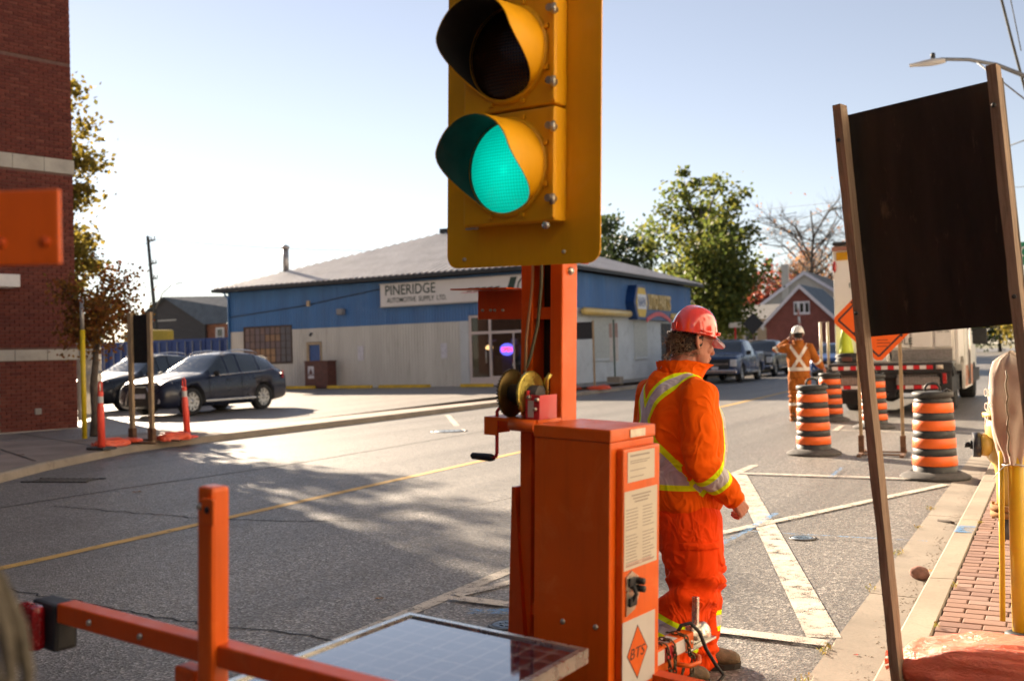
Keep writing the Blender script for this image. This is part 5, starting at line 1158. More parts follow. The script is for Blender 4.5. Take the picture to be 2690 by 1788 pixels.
chain([(.075,1.03,.27),(.08,1.01,.22),(.085,.99,.15),(.09,.97,.11)])
MB().tube([(-.01,1.06,.372),(-.0,1.08,.405),(.03,1.10,.415),(.06,1.12,.38),(.08,1.14,.31),(.105,1.18,.24),(.13,1.20,.20),(.12,1.14,.17),(.09,1.05,.10),(.075,1.0,.02),(.06,.95,.006),(.0,.6,.006)], .008, 8).build('cable', M_blkst, TR)
# --- solar panel
SPN = MB().box((-.445,-.86,.585),(.24,.0,.62)); spn = SPN.build('solar_panel', M_galv, TR); spn.rotation_euler[2] = radians(4)
m_, n_, b_ = node_mat('solar glass'); v_ = tc(n_)
bt = n_.nodes.new('ShaderNodeTexBrick'); bt.offset = 0; bt.inputs['Scale'].default_value = 1; bt.inputs['Mortar Size'].default_value = .0035; bt.inputs['Brick Width'].default_value = .078; bt.inputs['Row Height'].default_value = .078
bt.inputs['Color1'].default_value = (.012,.014,.035,1); bt.inputs['Color2'].default_value = (.018,.016,.03,1); bt.inputs['Mortar'].default_value = (.16,.16,.165,1); n_.links.new(v_, bt.inputs['Vector'])
n_.links.new(bt.outputs['Color'], b_.inputs['Base Color']); b_.inputs['Roughness'].default_value = .06; b_.inputs['Specular IOR Level'].default_value = .8; b_.inputs['Coat Weight'].default_value = 1.; b_.inputs['Coat IOR'].default_value = 1.9
n_.links.new(ramp(n_, nz(n_, v_, 9, 5), [(.35,.04),(.75,.12)]), b_.inputs['Coat Roughness'])
MB().box((-.425,-.84,.6202),(.22,-.02,.6212)).build('cells', m_, spn)
MB().box((-.445,-.86,.6212),(.24,-.838,.628)).box((-.445,-.022,.6212),(.24,0,.628)).box((-.445,-.8379,.6212),(-.423,-.0221,.628)).box((.218,-.8379,.6212),(.24,-.0221,.628)).build('rim', M_galv, spn)
MB().box((-.3,-.7,.40),(-.25,-.1,.582)).box((.1,-.7,.40),(.15,-.1,.582)).build('panel_support', M_td, TR)
# --- rear light bar, post, legs
rb = MB().box((-.875,-.028,.745),(1.0,.028,.80), ch=.006); rb.xf(Matrix.Translation((0,-.94,0)) @ Matrix.Rotation(radians(4), 4, 'Z')); rbo = rb.build('light_bar', M_td, TR)
def onbar(x, dy=0): return (x*cos(radians(4))-dy*sin(radians(4)), -.94+x*sin(radians(4))+dy*cos(radians(4)))
for x in (-.72,-.5,.35): ring_bolt_b = MB(); px_, py_ = onbar(x, -.031); ring_bolt(ring_bolt_b, (px_, py_+.002, .772)); ring_bolt_b.build('bolt', M_steel, rbo)
for x, s in ((-.945,-1),(1.07,1)):
    px_, py_ = onbar(x, -.0); h_ = MB().box((px_-.055,py_-.03,.66),(px_+.075,py_+.04,.795), ch=.012).build('tail_light', M_blackp, TR)
    MB().box((px_-.062,py_-.075,.662),(px_+.035,py_-.0305,.793), ch=.02).build('lens', pm('red lens', (.22,.004,.008), .22, var=.3, vs=60, spec=.7), h_)
MB().box((-.262,-1.0,.42),(-.202,-.945,1.19), ch=.012).build('support_post', M_to, TR)
bk = MB().box((-.228,-1.012,1.10),(-.180,-1.002,1.165), ch=.005).build('bracket', M_to, TR); MB().lathe([(0,-.002),(.009,-.002),(.009,0)], 10, c=(-.203,-1.0125,1.138), axis=1).build('bolt_hole', M_blkst, bk); MB().lathe([(0,-.008),(.008,-.007),(.01,0)], 8, c=(-.246,-1.0005,1.14), axis=1).build('bolt', M_steel, bk)
MB().box((-.37,-.99,.03),(-.285,-.94,.719), ch=.008).box((-.40,-1.03,.0),(-.255,-.90,.03)).build('jack_leg', M_td, TR)
MB().box((.0,-.97,.03),(.085,-.91,.719), ch=.008).box((-.03,-1.0,.0),(.115,-.88,.03)).build('jack_leg', M_td, TR)
# --- cabinet
cbn = MB().box((-.152,.28,.30),(.150,.572,1.212), ch=.004).build('cabinet', M_to, TR)
MB().box((-.156,.276,1.213),(.154,.577,1.256), ch=.006).build('lid', M_to, cbn)
dr_ = MB().box((.1502,.318,.34),(.178,.566,1.19), ch=.007).build('door', M_to, cbn)
M_lab = pm('printed label', (.58,.53,.43), .5, var=.06, vs=8); M_txt = pm('label print', (.30,.26,.22), .7); M_txr = pm('label print red', (.5,.25,.2), .7)
MB().box((.178,.345,1.078),(.1795,.525,1.178)).build('label', M_lab, cbn); MB().box((.178,.325,.79),(.1795,.545,1.05)).build('label', M_lab, cbn)
tx = MB(); random.seed(6)
for i, z in enumerate((1.162,1.146,1.139,1.122,1.115,1.104,1.093)): 
    if i in (3, 5): continue
    tx.box((.1796,.36,z),(.1799,.36+rnd(.09,.14),z+(.006 if i == 0 else .003)))
for i in range(22):
    z = 1.03-i*.0108
    if i in (3, 11): continue
    if i < 3: tx.box((.1796,.37+.01*i,z),(.1799,.50-.01*i,z+.005)); continue
    tx.box((.1796,.335,z),(.1799,.335+rnd(.06,.085),z+.003)); tx.box((.1796,.445,z),(.1799,.445+rnd(.05,.085),z+.003))
tx.build('print_lines', M_txt, cbn); MB().box((.1796,.335,.80),(.1799,.52,.803)).box((.1796,.335,.808),(.1799,.5,.811)).build('print_lines', M_txr, cbn)
lt = MB().prism([(.335,.64),(.39,.655),(.42,.70),(.415,.76),(.37,.785),(.335,.77)], 0, .1782, .184).build('latch_plate', M_steel, cbn)
MB().box((.184,.345,.735),(.192,.385,.765), ch=.004).box((.184,.345,.67),(.194,.39,.70), ch=.004).tube([(.185,.36,.68),(.2,.37,.71),(.185,.37,.75)], .007, 6).build('latch', M_blkst, lt); MB().lathe([(0,.212),(.011,.212),(.012,.184)], 10, c=(0,.402,.748), axis=0).lathe([(0,.212),(.011,.212),(.012,.184)], 10, c=(0,.405,.722), axis=0).build('latch_knob', M_blkst, lt)
dec = MB().box((.178,.318,.36),(.1796,.535,.622)).build('decal', pm('decal white', (.55,.52,.48), .45, var=.06), cbn)
MB().prism([(.345,.505),(.415,.415),(.485,.505),(.415,.597)], 0, .1797, .1802).build('decal_edge', M_blkst, dec); MB().prism([(.350,.505),(.415,.421),(.480,.505),(.415,.591)], 0, .1803, .1806).build('decal_diamond', M_to, dec)
lettering('lettering', 'BTS', .05, M_blkst, dec, (.1807,.365,.488), (0,1,0), (0,0,1), width=.10, depth=.0003, shear=.2)
MB().box((.1797,.42,.36),(.1802,.52,.39)).build('decal_corner', M_to, dec)
MB().box((.1545,.40,1.222),(.157,.50,1.248)).build('maker_plate', M_steel, cbn)
for (u_, z_) in ((-.03,.60),(.10,.605)): bb = MB(); ring_bolt(bb, (u_,.28,z_), .01); bb.build('bolt', M_steel, cbn)
# --- mast
mp = MB().box((-.414,.55,.30),(-.362,.65,3.3), ch=.006).build('mast_tube', M_to, TR); mp2 = MB().box((-.279,.55,.30),(-.224,.652,3.3), ch=.006).build('mast_tube', M_to, TR)
for z in (.5, 1.62, 2.4): MB().box((-.3618,.56,z),(-.2792,.60,z+.045)).build('mast_rung', M_to, TR)
MB().box((-.3619,.63,.40),(-.2791,.638,3.2)).build('mast_back', M_blkst, TR)
MB().add([(-.43,.66,.30),(-.36,.66,.30),(-.43,.66,.98),(-.43,.52,.30),(-.36,.52,.30),(-.43,.54,.98),(-.445,.66,.3),(-.445,.66,.98),(-.445,.52,.3),(-.445,.54,.98)], [(0,1,2),(3,5,4),(1,4,5,2),(6,7,9,8),(0,2,7,6),(3,8,9,5),(2,5,9,7)]).build('gusset', M_td, TR)
bb = MB(); bb.lathe([(0,.014),(.012,.012),(.016,.0)], 10, c=(-.224,.60,1.80), axis=0, caps=False); bb.build('bolt', M_galv, mp2)
MB().box((-.2235,.57,1.85),(-.19,.64,1.90), ch=.006).tube([(-.2,.64,1.84),(-.2,.68,1.84)], .012, 8).build('mast_lug', M_to, TR)
MB().box((-.625,.552,1.62),(-.4145,.558,1.732)).box((-.69,.46,1.7325),(-.4145,.558,1.738)).build('side_bracket', M_td, TR)
for u_ in (-.60,-.56,-.54,-.50): bb = MB(); ring_bolt(bb, (u_,.552,1.655), .006); bb.build('bolt', M_steel, TR)
hs = MB().tube([(-.34,.53,2.0),(-.345,.53,1.75),(-.365,.52,1.55),(-.355,.50,1.42)], .006, 6).build('hose', pm('tan hose', (.40,.24,.12), .5), TR)
MB().tube([(-.30,.53,2.0),(-.305,.53,1.75),(-.32,.53,1.6),(-.345,.52,1.48),(-.36,.50,1.42)], .007, 6).build('hose', pm('olive hose', (.10,.10,.055), .5), TR)
# --- winch
MB().box((-.47,.40,1.245),(-.225,.549,1.257)).box((-.47,.40,1.19),(-.462,.549,1.2449)).box((-.47,.401,1.19),(-.41,.406,1.2449)).tube([(-.34,.395,1.235),(-.23,.395,1.235)], .022, 10).build('winch_shelf', M_to, TR)
wz, wv = 1.345, .46
M_yz = pm('yellow zinc', (.50,.40,.09), .3, metal=.8, var=.25, vs=18)
wn = MB().tube([(-.40,wv,wz),(-.255,wv,wz)], .033, 14).build('winch_drum', pm('wound cable', (.05,.045,.045), .5, metal=.5, var=.3, vs=70, stretch=(40,1,1)), TR)
b = MB().lathe([(.03,-.391),(.082,-.391),(.086,-.388),(.082,-.384),(.03,-.384)], 30, c=(0,wv,wz), axis=0, caps=False)
for k in range(44): a = 2*pi*k/44; b.box((-.391,-.003,.083),(-.384,.003,.090)); b.xf(Matrix.Translation((0,wv,wz)) @ Matrix.Rotation(a, 4, 'X'), len(b.v)-8)
b.build('winch_gear', pm('bronze gear', (.16,.11,.035), .4, metal=.7, var=.3, vs=20), TR)
MB().lathe([(.0,-.300),(.078,-.300),(.085,-.304),(.085,-.298),(.078,-.295),(.0,-.295)], 30, c=(0,wv,wz), axis=0, caps=False).build('winch_flange', M_yz, TR)
M_wred = pm('winch red', (.58,.03,.035), .4, var=.1, coat=.2)
wr = MB().box((-.288,.415,1.258),(-.282,.52,1.36), ch=.002).box((-.288,.41,1.2575),(-.225,.414,1.345), ch=.001).box((-.2295,.4141,1.258),(-.225,.52,1.345)).build('winch_frame', M_wred, TR)
MB().box((-.275,.4085,1.265),(-.25,.4098,1.325)).build('label', M_lab, wr)
for (u_, z_) in ((-.268,1.337),(-.232,1.33),(-.24,1.295)): MB().lathe([(0,-.014),(.007,-.014),(.008,0)], 8, c=(u_,.41,z_), axis=1).build('bolt', M_steel, wr)
MB().tube([(-.40,wv-.02,1.285),(-.43,wv-.02,1.287),(-.44,wv-.02,1.275),(-.44,wv-.02,1.12),(-.445,wv-.02,1.105),(-.46,wv-.02,1.10)], .007, 8).build('crank', M_wred, TR)
MB().tube([(-.455,wv-.02,1.10),(-.47,wv-.02,1.10),(-.555,wv-.02,1.10),(-.562,wv-.02,1.10)], [.011,.015,.013,.008], 12).build('crank_grip', M_blkst, TR)
MB().tube([(-.26,.50,1.34),(-.25,.49,1.40),(-.24,.5,1.42)], .01, 6).build('winch_pawl', M_yz, TR)
# --- signal head
UC = -.162; VD = .13; PIT = .373; Z0 = 2.115
def rrect(u0, u1, z0, z1, r, n=5):
    P = []
    for cx_, cz_, a0 in ((u1-r,z1-r,0),(u0+r,z1-r,pi/2),(u0+r,z0+r,pi),(u1-r,z0+r,3*pi/2)):
        for k in range(n+1): a = a0+k*pi/2/n; P.append((cx_+r*cos(a), cz_+r*sin(a)))
    return P
SH = MB().box((UC-.175,.206,Z0-.186),(UC+.175,.36,Z0+2.56*PIT), ch=.02).box((UC-.05,.36,2.0),(UC+.05,.56,2.06)).box((UC-.05,.36,2.8),(UC+.05,.56,2.86)).build('signal_head', M_sy, TR)
MB().prism(rrect(-.482,.157,1.795,3.26,.045), 1, .2, .205).build('backplate', M_sy, SH)
for (u_, z_) in ((-.40,1.825),(.02,1.835)): bb = MB(); ring_bolt(bb, (u_,.2,z_), .007); bb.build('bolt', M_steel, SH)
cols = [('green lens', (.0,.70,.50), .42), ('amber lens off', (.10,.035,.008), 0), ('red lens off', (.12,.008,.006), 0)]
def lens_mat(nm, c, e):
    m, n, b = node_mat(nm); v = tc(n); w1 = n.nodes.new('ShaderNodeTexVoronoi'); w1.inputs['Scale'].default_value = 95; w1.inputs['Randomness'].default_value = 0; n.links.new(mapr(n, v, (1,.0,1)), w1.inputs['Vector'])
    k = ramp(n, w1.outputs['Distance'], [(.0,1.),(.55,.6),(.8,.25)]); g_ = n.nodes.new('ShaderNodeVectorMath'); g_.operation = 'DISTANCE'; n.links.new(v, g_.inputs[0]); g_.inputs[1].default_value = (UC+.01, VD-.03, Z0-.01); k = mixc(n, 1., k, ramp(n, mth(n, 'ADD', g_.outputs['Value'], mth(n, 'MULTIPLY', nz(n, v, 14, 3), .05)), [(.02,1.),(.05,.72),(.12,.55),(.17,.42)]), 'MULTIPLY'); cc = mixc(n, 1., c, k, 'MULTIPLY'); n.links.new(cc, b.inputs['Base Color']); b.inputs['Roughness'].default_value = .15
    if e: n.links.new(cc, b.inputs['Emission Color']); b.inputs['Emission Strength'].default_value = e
    bump(n, b, w1.outputs['Distance'], .5, .004); return m
for i, (nm, c, e) in enumerate(cols):
    zc = Z0+i*PIT
    dr_ = MB().box((UC-.19,VD,zc-.183),(UC+.19,.1995,zc+.183), ch=.008); dr_.lathe([(.150,VD-.014),(.163,VD-.012),(.166,VD)], 40, c=(UC,0,zc), axis=1, caps=False); d_ = dr_.build('signal_door', M_sy, SH)
    def L(a):
        s = sin(a); t = (s+.92)/1.25; t = max(0, min(1, t)); return .012+.178*(t*t*(3-2*t))
    N = 64
    for rr, mt, nm_ in ((.156,M_sy,'visor'),(.1525,M_vin_,'visor_lining')):
        b = MB(); vs = []
        for k in range(N):
            a = 2*pi*k/N; 
            for j in range(7): vs.append((UC+rr*cos(a)*(1+.0*j), VD-.002-L(a)*j/6, zc+rr*sin(a)-.012*(L(a)*j/6/.28)*1.0))
        fs = [(k*7+j, ((k+1) % N)*7+j, ((k+1) % N)*7+j+1, k*7+j+1) for k in range(N) for j in range(6)]
        b.add(vs, fs, 0, True).build(nm_, mt, SH, fixn=False)
    b = MB(); vs = []
    for k in range(N):
        a = 2*pi*k/N; q = VD-.002-L(a); dz = -.012*L(a)/.28
        for rr in (.1525, .156): vs.append((UC+rr*cos(a), q, zc+rr*sin(a)+dz))
    b.add(vs, [(2*k, 2*k+1, (2*k+3) % (2*N), (2*k+2) % (2*N)) for k in range(N)]).build('visor_rim', M_sy, SH, fixn=False)
    b = MB().lathe([(.0,VD-.04),(.05,VD-.037),(.1,VD-.028),(.135,VD-.014),(.1515,VD-.002)], 40, c=(UC,0,zc), axis=1, caps=False); b.build('lens', lens_mat(nm, c, e), SH)
    for k in range(8):
        a = pi/8+k*pi/4; bb = MB().box((UC+.172*cos(a)-.008,VD-.012,zc+.172*sin(a)-.008),(UC+.172*cos(a)+.008,VD-.0005,zc+.172*sin(a)+.008), ch=.003); bb.build('visor_lug', M_sy, SH)
    hg = MB().box((UC+.176,VD-.010,zc-.175),(UC+.192,VD-.0005,zc+.175), ch=.003).build('door_flange', M_sy, SH)
    for dz in (-.115, .115):
        MB().tube([(UC+.183,VD-.03,zc+dz),(UC+.183,VD+.01,zc+dz)], .012, 10).tube([(UC+.197,VD-.02,zc+dz-.02),(UC+.197,VD-.02,zc+dz+.012)], .008, 8).build('wing_nut', M_steel, SH)
        MB().box((UC-.201,VD+.02,zc+dz-.014),(UC-.191,VD+.04,zc+dz+.014)).build('hinge', M_steel, SH)
MB().box((UC-.17,.12,Z0-.197),(UC-.12,.13,Z0-.190)).build('drip_clip', M_galv, SH); MB().lathe([(0,-.012),(.012,-.012),(.012,.0)], 10, c=(UC+.165,.125,Z0-.2), axis=1).build('drip_plug', M_galv, SH)

# --- unfocused things at the left edge
FP = thing('equipment_stand', 'out-of-focus orange steel plate with two bolt heads at the left edge', 'equipment', (-1.60, 1.06, 0), radians(28))
MB().box((-.19,.006,0),(-.15,.046,1.80)).build('post', M_td, FP); pl_ = MB().box((-.26,-.006,1.676),(.13,.004,1.805), ch=.004).build('plate', M_to, FP)
for x in (.03, .105): MB().lathe([(0,-.009),(.008,-.009),(.010,-.006)], 8, c=(x,0,1.715), axis=1).build('bolt', M_td, pl_)
MB().box((-.3,-.2,0),(.0,.25,.02)).build('foot', M_td, FP)
RP = thing('rope_bundle', 'out-of-focus bundle of frayed grey rope hanging at the lower left edge', 'rope', (-1.072, .675, 0), radians(28))
MB().tube([(-.06,.03,0),(-.06,.03,1.42)], .012, 8).build('stake', M_rstl, RP); random.seed(14); M_rope = pm('frayed rope', (.11,.095,.07), .95, var=.35, vs=40, bs=150, bst=.6)
for k in range(22):
    x0 = -.06; z0 = 1.40; w_ = rnd(-.06,.10); a = rnd(0,6); P = []
    for i in range(14):
        u = i/13; P.append((x0+w_*sin(pi*min(1,u*1.3))+.018*sin(a+u*7)+.03*u, rnd(-.004,.004)+.04*sin(a*1.7+u*3), z0-u*rnd(.60,.63)))
    MB().tube(P, [.007+.006*sin(i*.9+a)**2 for i in range(14)], 6).build('strand', M_rope, RP)
MB().tube([(.0,-.04,1.30),(.012,-.045,1.24),(.004,-.045,1.18)], [.004,.012,.006], 8).build('orange_tag', M_to, RP)
for k in range(4): MB().tube([(-.05+.02*k,-.03,1.16),(-.03+.03*k,-.04,1.08),(.0+.02*k,-.03,.98)], [.004,.009,.003], 6).build('dry_leaf', pm('dry yellow leaf', (.32,.22,.05), .8), RP)
# ================================================================= people
def ell_loft(b, rings, seg=20, cap=True):
    """rings: (centre, a, b) with radius vectors a and b"""
    vs = []; n = len(rings)
    for c, a, d in rings:
        for k in range(seg): t = 2*pi*k/seg; vs.append(Vector(c)+Vector(a)*cos(t)+Vector(d)*sin(t))
    fs = [(i*seg+k, i*seg+(k+1) % seg, (i+1)*seg+(k+1) % seg, (i+1)*seg+k) for i in range(n-1) for k in range(seg)]
    if cap: fs += [tuple(reversed(range(seg))), tuple((n-1)*seg+k for k in range(seg))]
    return b.add(vs, fs)
def limb(b, pts, rad, seg=14):
    """round limb through pts with radii, hemispherical ends"""
    P = [Vector(p) for p in pts]; R = list(rad)
    d0 = (P[0]-P[1]).normalized(); d1 = (P[-1]-P[-2]).normalized()
    P = [P[0]+d0*R[0]*.9, P[0]+d0*R[0]*.6]+P+[P[-1]+d1*R[-1]*.6, P[-1]+d1*R[-1]*.9]; R = [R[0]*.35, R[0]*.8]+R+[R[-1]*.8, R[-1]*.35]
    return b.tube(P, R, seg)
def remesh(b, voxel, sm=4):
    me = b.mesh('tmp', []); o = bpy.data.objects.new('tmp', me); COL.objects.link(o)
    m = o.modifiers.new('r', 'REMESH'); m.mode = 'VOXEL'; m.voxel_size = voxel
    if sm: s = o.modifiers.new('s', 'SMOOTH'); s.factor = .5; s.iterations = sm
    r = evalmesh(o, 'tmp'); bpy.data.objects.remove(o); r.polygons.foreach_set('use_smooth', [True]*len(r.polygons)); return r
def displace(me, fn):
    N = [v.normal.copy() for v in me.vertices]
    for v, n in zip(me.vertices, N): v.co += n*fn(v.co, n)
    me.update()
def segdist(p, a, b):
    a, b = Vector(a), Vector(b); d = b-a; t = max(0, min(1, (p-a).dot(d)/d.length_squared)); return (p-(a+d*t)).length, t
def attr(me, name, vals):
    a = me.attributes.new(name, 'FLOAT', 'POINT'); a.data.foreach_set('value', vals)
def cloth_mat(name, col, tape=None, lime=(.74,.95,.01), edge=None, sil=.025, tot=.047, rough=.85, bsc=260., dark=.8):
    m, n, b = node_mat(name); v = tc(n)
    c = ramp(n, nz(n, v, 5, 4), [(.3, tuple(k*dark for k in col)), (.7, col)])
    if tape:
        at_ = n.nodes.new('ShaderNodeAttribute'); at_.attribute_name = 'band'; d = at_.outputs['Fac']
        fl = mth(n, 'LESS_THAN', d, tot); fs_ = mth(n, 'LESS_THAN', d, sil)
        if lime: c = mixc(n, fl, c, lime)
        c = mixc(n, fs_, c, tape)
        n.links.new(ramp(n, fs_, [(0., rough), (1., .42)]), b.inputs['Roughness'])
    else: b.inputs['Roughness'].default_value = rough
    n.links.new(c, b.inputs['Base Color']); b.inputs['Specular IOR Level'].default_value = .12
    h_ = mth(n, 'ADD', mth(n, 'MULTIPLY', nz(n, v, bsc, 2), .03), mth(n, 'MULTIPLY', ramp(n, nz(n, mapr(n, v, (1., 1., .75)), 9, 2, .4, 1.1), [(.25, 0.), (.5, 1.), (.62, .35), (.85, .8)]), 1.))
    bump(n, b, h_, .7, .014); return m
def skin_mat(name, col):
    m, n, b = node_mat(name); v = tc(n)
    c = ramp(n, nz(n, v, 18, 4), [(.3, tuple(k*f for k, f in zip(col, (.85,.75,.75)))), (.7, col)]); n.links.new(c, b.inputs['Base Color'])
    b.inputs['Roughness'].default_value = .5; b.inputs['Subsurface Weight'].default_value = .15; b.inputs['Subsurface Radius'].default_value = (.012,.004,.002); bump(n, b, nz(n, v, 180, 3), .2, .002); return m
def person(label, loc, heading, J, st):
    """J: joints in body space (x right, y forward, z up)"""
    root_loc = Vector(loc); sk = st['skin']
    hz = J['head']; tilt = J.get('tilt', 0.); turn = J.get('turn', 0.)
    HM = Matrix.Translation(hz) @ Matrix.Rotation(turn, 4, 'Z') @ Matrix.Rotation(-tilt, 4, 'X')
    H = lambda x, y, z: HM @ Vector((x, y, z))
    # ---- body: head, neck, core, arms with hands, legs: one surface
    b = MB()
    def hring(z, cy, rx, ry): return (H(0, cy, z), (HM.to_3x3() @ Vector((rx,0,0))), (HM.to_3x3() @ Vector((0,ry,0))))
    ell_loft(b, [hring(*q) for q in [(.135,-.01,.02,.03),(.125,-.008,.05,.06),(.10,-.005,.068,.083),(.06,0,.076,.097),(.02,.004,.076,.098),(-.02,.008,.073,.093),(-.055,.018,.068,.080),(-.085,.030,.056,.064),(-.110,.045,.04,.045),(-.118,.05,.02,.025)]], 24)
    limb(b, [J['neck'], H(0,-.02,-.06)], [.062,.06])
    limb(b, [H(0,.098,.012), H(0,.112,-.022), H(0,.118,-.03)], [.010,.014,.015], 10)                 # nose
    limb(b, [H(-.02,.094,-.062), H(.02,.094,-.062)], [.011,.011], 8); limb(b, [H(-.018,.09,-.078), H(.018,.09,-.078)], [.010,.010], 8)   # lips
    limb(b, [H(0,.086,-.105), H(0,.084,-.11)], [.020,.018], 10)
    for s in (-1, 1):
        limb(b, [H(s*.02,.092,.03), H(s*.05,.078,.03)], [.012,.011], 8)                            # brow
        limb(b, [H(s*.045,.072,-.02), H(s*.05,.06,-.03)], [.02,.018], 8)                           # cheek
        limb(b, [H(s*.079,-.012,.028), H(s*.088,-.026,.03), H(s*.092,-.034,.012), H(s*.088,-.026,-.012), H(s*.080,-.012,-.030)], [.006,.008,.008,.008,.008], 8)   # ear rim
        limb(b, [H(s*.078,-.008,.0), H(s*.082,-.018,.0)], [.014,.012], 8)
    ell_loft(b, [((0,0,z), (rx,0,0), (0,ry,0)) for z, rx, ry in ((.74,.13,.1),(.95,.14,.11),(1.15,.15,.12),(1.28,.15,.11),(1.36,.08,.08))])
    for s, A in ((1,'R'),(-1,'L')):
        sh, el, wr = (Vector(J[A+k]) for k in ('sh','el','wr')); limb(b, [sh, el, wr], [.05,.042,.029], 12)
        d = Vector(J[A+'hd']).normalized(); nn = Vector(J[A+'hn']); nn = (nn-d*nn.dot(d)).normalized(); sx = nn.cross(d)*s   # index side
        pe_ = wr+d*.082
        for o_, r_ in ((.024,.015),(.008,.016),(-.008,.0155),(-.023,.0145)): limb(b, [wr+sx*o_*.6+d*.01, pe_+sx*o_], [.018, r_], 10)
        cu = J.get(A+'curl', 1.)
        for o_, ln, r_, e in ((.027,.040,.0095,0),(.009,.044,.0098,.1),(-.009,.041,.0092,.2),(-.026,.033,.0082,.3)):
            p = pe_+sx*o_; P = [p]
            for k, (fr_, a) in enumerate(((1.,.75),(.65,1.75),(.5,2.5))):
                a = (a+e*.4)*cu; dv = (d*cos(a)-nn*sin(a)); p = p+dv*ln*fr_; P.append(p)
            limb(b, P, [r_*1.1, r_, r_*.92, r_*.8], 9)
        tb = wr+d*.03+sx*.026-nn*.006; limb(b, [tb, tb+(d*.7+sx*.55-nn*.35).normalized()*.036, tb+(d*.7+sx*.55-nn*.35).normalized()*.036+(d*.9-nn*.5+sx*.05).normalized()*.028], [.015,.0115,.0095], 9)
        hp, kn, an = (Vector(J[A+k]) for k in ('hp','kn','an')); limb(b, [hp, kn, an], [.08,.055,.04], 12)
        f_ = J[A+'ft']; fd = Vector((sin(f_), cos(f_), 0)); limb(b, [an+Vector((0,0,-.02)), Vector((an.x,an.y,.04))+fd*.1], [.035,.03], 10)
    me = remesh(b, st.get('vox', .0036), 2); me.materials.append(sk)
    body = obj('person', me, None, root_loc, (0,0,-heading)); tag(body, label, 'person')
    # ---- jacket / top
    b = MB(); ell_loft(b, [(( cx, cy, z), (rx,0,0), (0,ry,0)) for z, cx, cy, rx, ry in st['torso']], 36)
    for s, A in ((1,'R'),(-1,'L')):
        sh, el, wr = (Vector(J[A+k]) for k in ('sh','el','wr')); cf = el.lerp(wr, .93); r_ = st.get('arm', (.088,.078,.074,.062,.050))
        limb(b, [Vector((s*.09, sh.y, sh.z+.015)), sh, sh.lerp(el, .5), el, el.lerp(wr, .55), cf], [.075, *r_], 18)
    me = remesh(b, .0085, 5)
    seed = st['seed']
    def fold(p, n):
        h = .0; q = Vector((p.x, p.y, p.z))
        for A in 'RL':
            sh, el, wr = (Vector(J[A+k]) for k in ('sh','el','wr')); d1, t1 = segdist(q, sh, el); d2, t2 = segdist(q, el, wr)
            if min(d1, d2) < .11 and abs(q.x) > .15:
                de = (q-el).length; k = max(0, 1-de/.2); ax = (wr-sh).normalized(); h += k*.007*sin((q-el).dot(ax)*75+3*noise.noise(q*9+Vector((seed,0,0))))
                k2 = max(0, 1-(q-wr).length/.17); h += k2*.006*sin((q-wr).dot((wr-el).normalized())*110+2.5*noise.noise(q*14))
        rg = noise.noise(Vector((q.x*6+seed+q.z*2, q.y*6, q.z*3.0))); h += .018*(1-2*abs(rg))*.6+.008*noise.noise(Vector((q.x*14, q.y*14+seed, q.z*6)))
        hem = st['torso'][0][2] if False else st['torso'][0][0]
        h += .010*max(0, 1-abs(q.z-hem-.05)/.07)*(1 if abs(q.x) < .24 else 0)*(.5+.5*sin(atan2(q.x, q.y)*9))
        return h
    displace(me, fold)
    def band(p):
        best = 9.
        arm = False
        for A in 'RL':
            sh, el, wr = (Vector(J[A+k]) for k in ('sh','el','wr')); d1, t1 = segdist(p, sh, el); d2, t2 = segdist(p, el, wr)
            if (min(d1, d2) < .098) and (abs(p.x) > .188 or p.z > 1.40 and st.get('armfree')): 
                arm = True
                if d2 < d1+.02: best = min(best, abs((p-el).dot((wr-el).normalized())-st['armband']*(wr-el).length))
        if not arm:
            best = min(best, abs(p.z-st['waist'])*.84)
            cy = .0
            if p.y < cy and p.z > st['waist']-.01:
                for s in (-1, 1):
                    a = Vector((s*.135, 1.40)); c = Vector((-s*.17, .93)); d = (c-a).normalized(); q = Vector((p.x, p.z)); best = min(best, abs((q-a).x*d.y-(q-a).y*d.x))
            elif p.z > st['waist']-.01: best = min(best, abs(abs(p.x)-.125))
        return best
    attr(me, 'band', [band(v.co) for v in me.vertices]); me.materials.append(st['top']); obj('jacket', me, body)
    if st.get('collar'):
        nk = Vector(J['neck']); b = MB(); N = 40
        def cr(u, v):
            a = v*2*pi; fwd = max(0, cos(a)); r = .094+.010*u+.05*fwd*u*u+.006*noise.noise(Vector((sin(a)*4,cos(a)*4,u*5))); z = nk.z-.035+.088*u*(1-.30*fwd)+.008*noise.noise(Vector((cos(a)*3, sin(a)*3, u*2)))
            return (sin(a)*r*.98, nk.y+cos(a)*(r+.02*fwd)+.0, z)
        b.grid(cr, 9, N, wrap=True); st0 = len(b.v)
        b.grid(lambda u, v: tuple(Vector(cr(1-u, v))*1.0+Vector((-sin(v*2*pi)*.012, -cos(v*2*pi)*.012, .004*(1-u)))), 9, N, wrap=True)
        me = remesh_shell(b); me.materials.append(st['plain']); obj('collar', me, body)
    # ---- trousers
    b = MB(); ell_loft(b, [((0, cy, z), (rx,0,0), (0,ry,0)) for z, cy, rx, ry in st['hips']], 30)
    for A in 'RL':
        hp, kn, an = (Vector(J[A+k]) for k in ('hp','kn','an')); e = an+Vector((0,0,-.035)); r_ = st['leg']
        limb(b, [hp, hp.lerp(kn, .5), kn, kn.lerp(an, .5), e], r_, 20)
    me = remesh(b, .0085, 4)
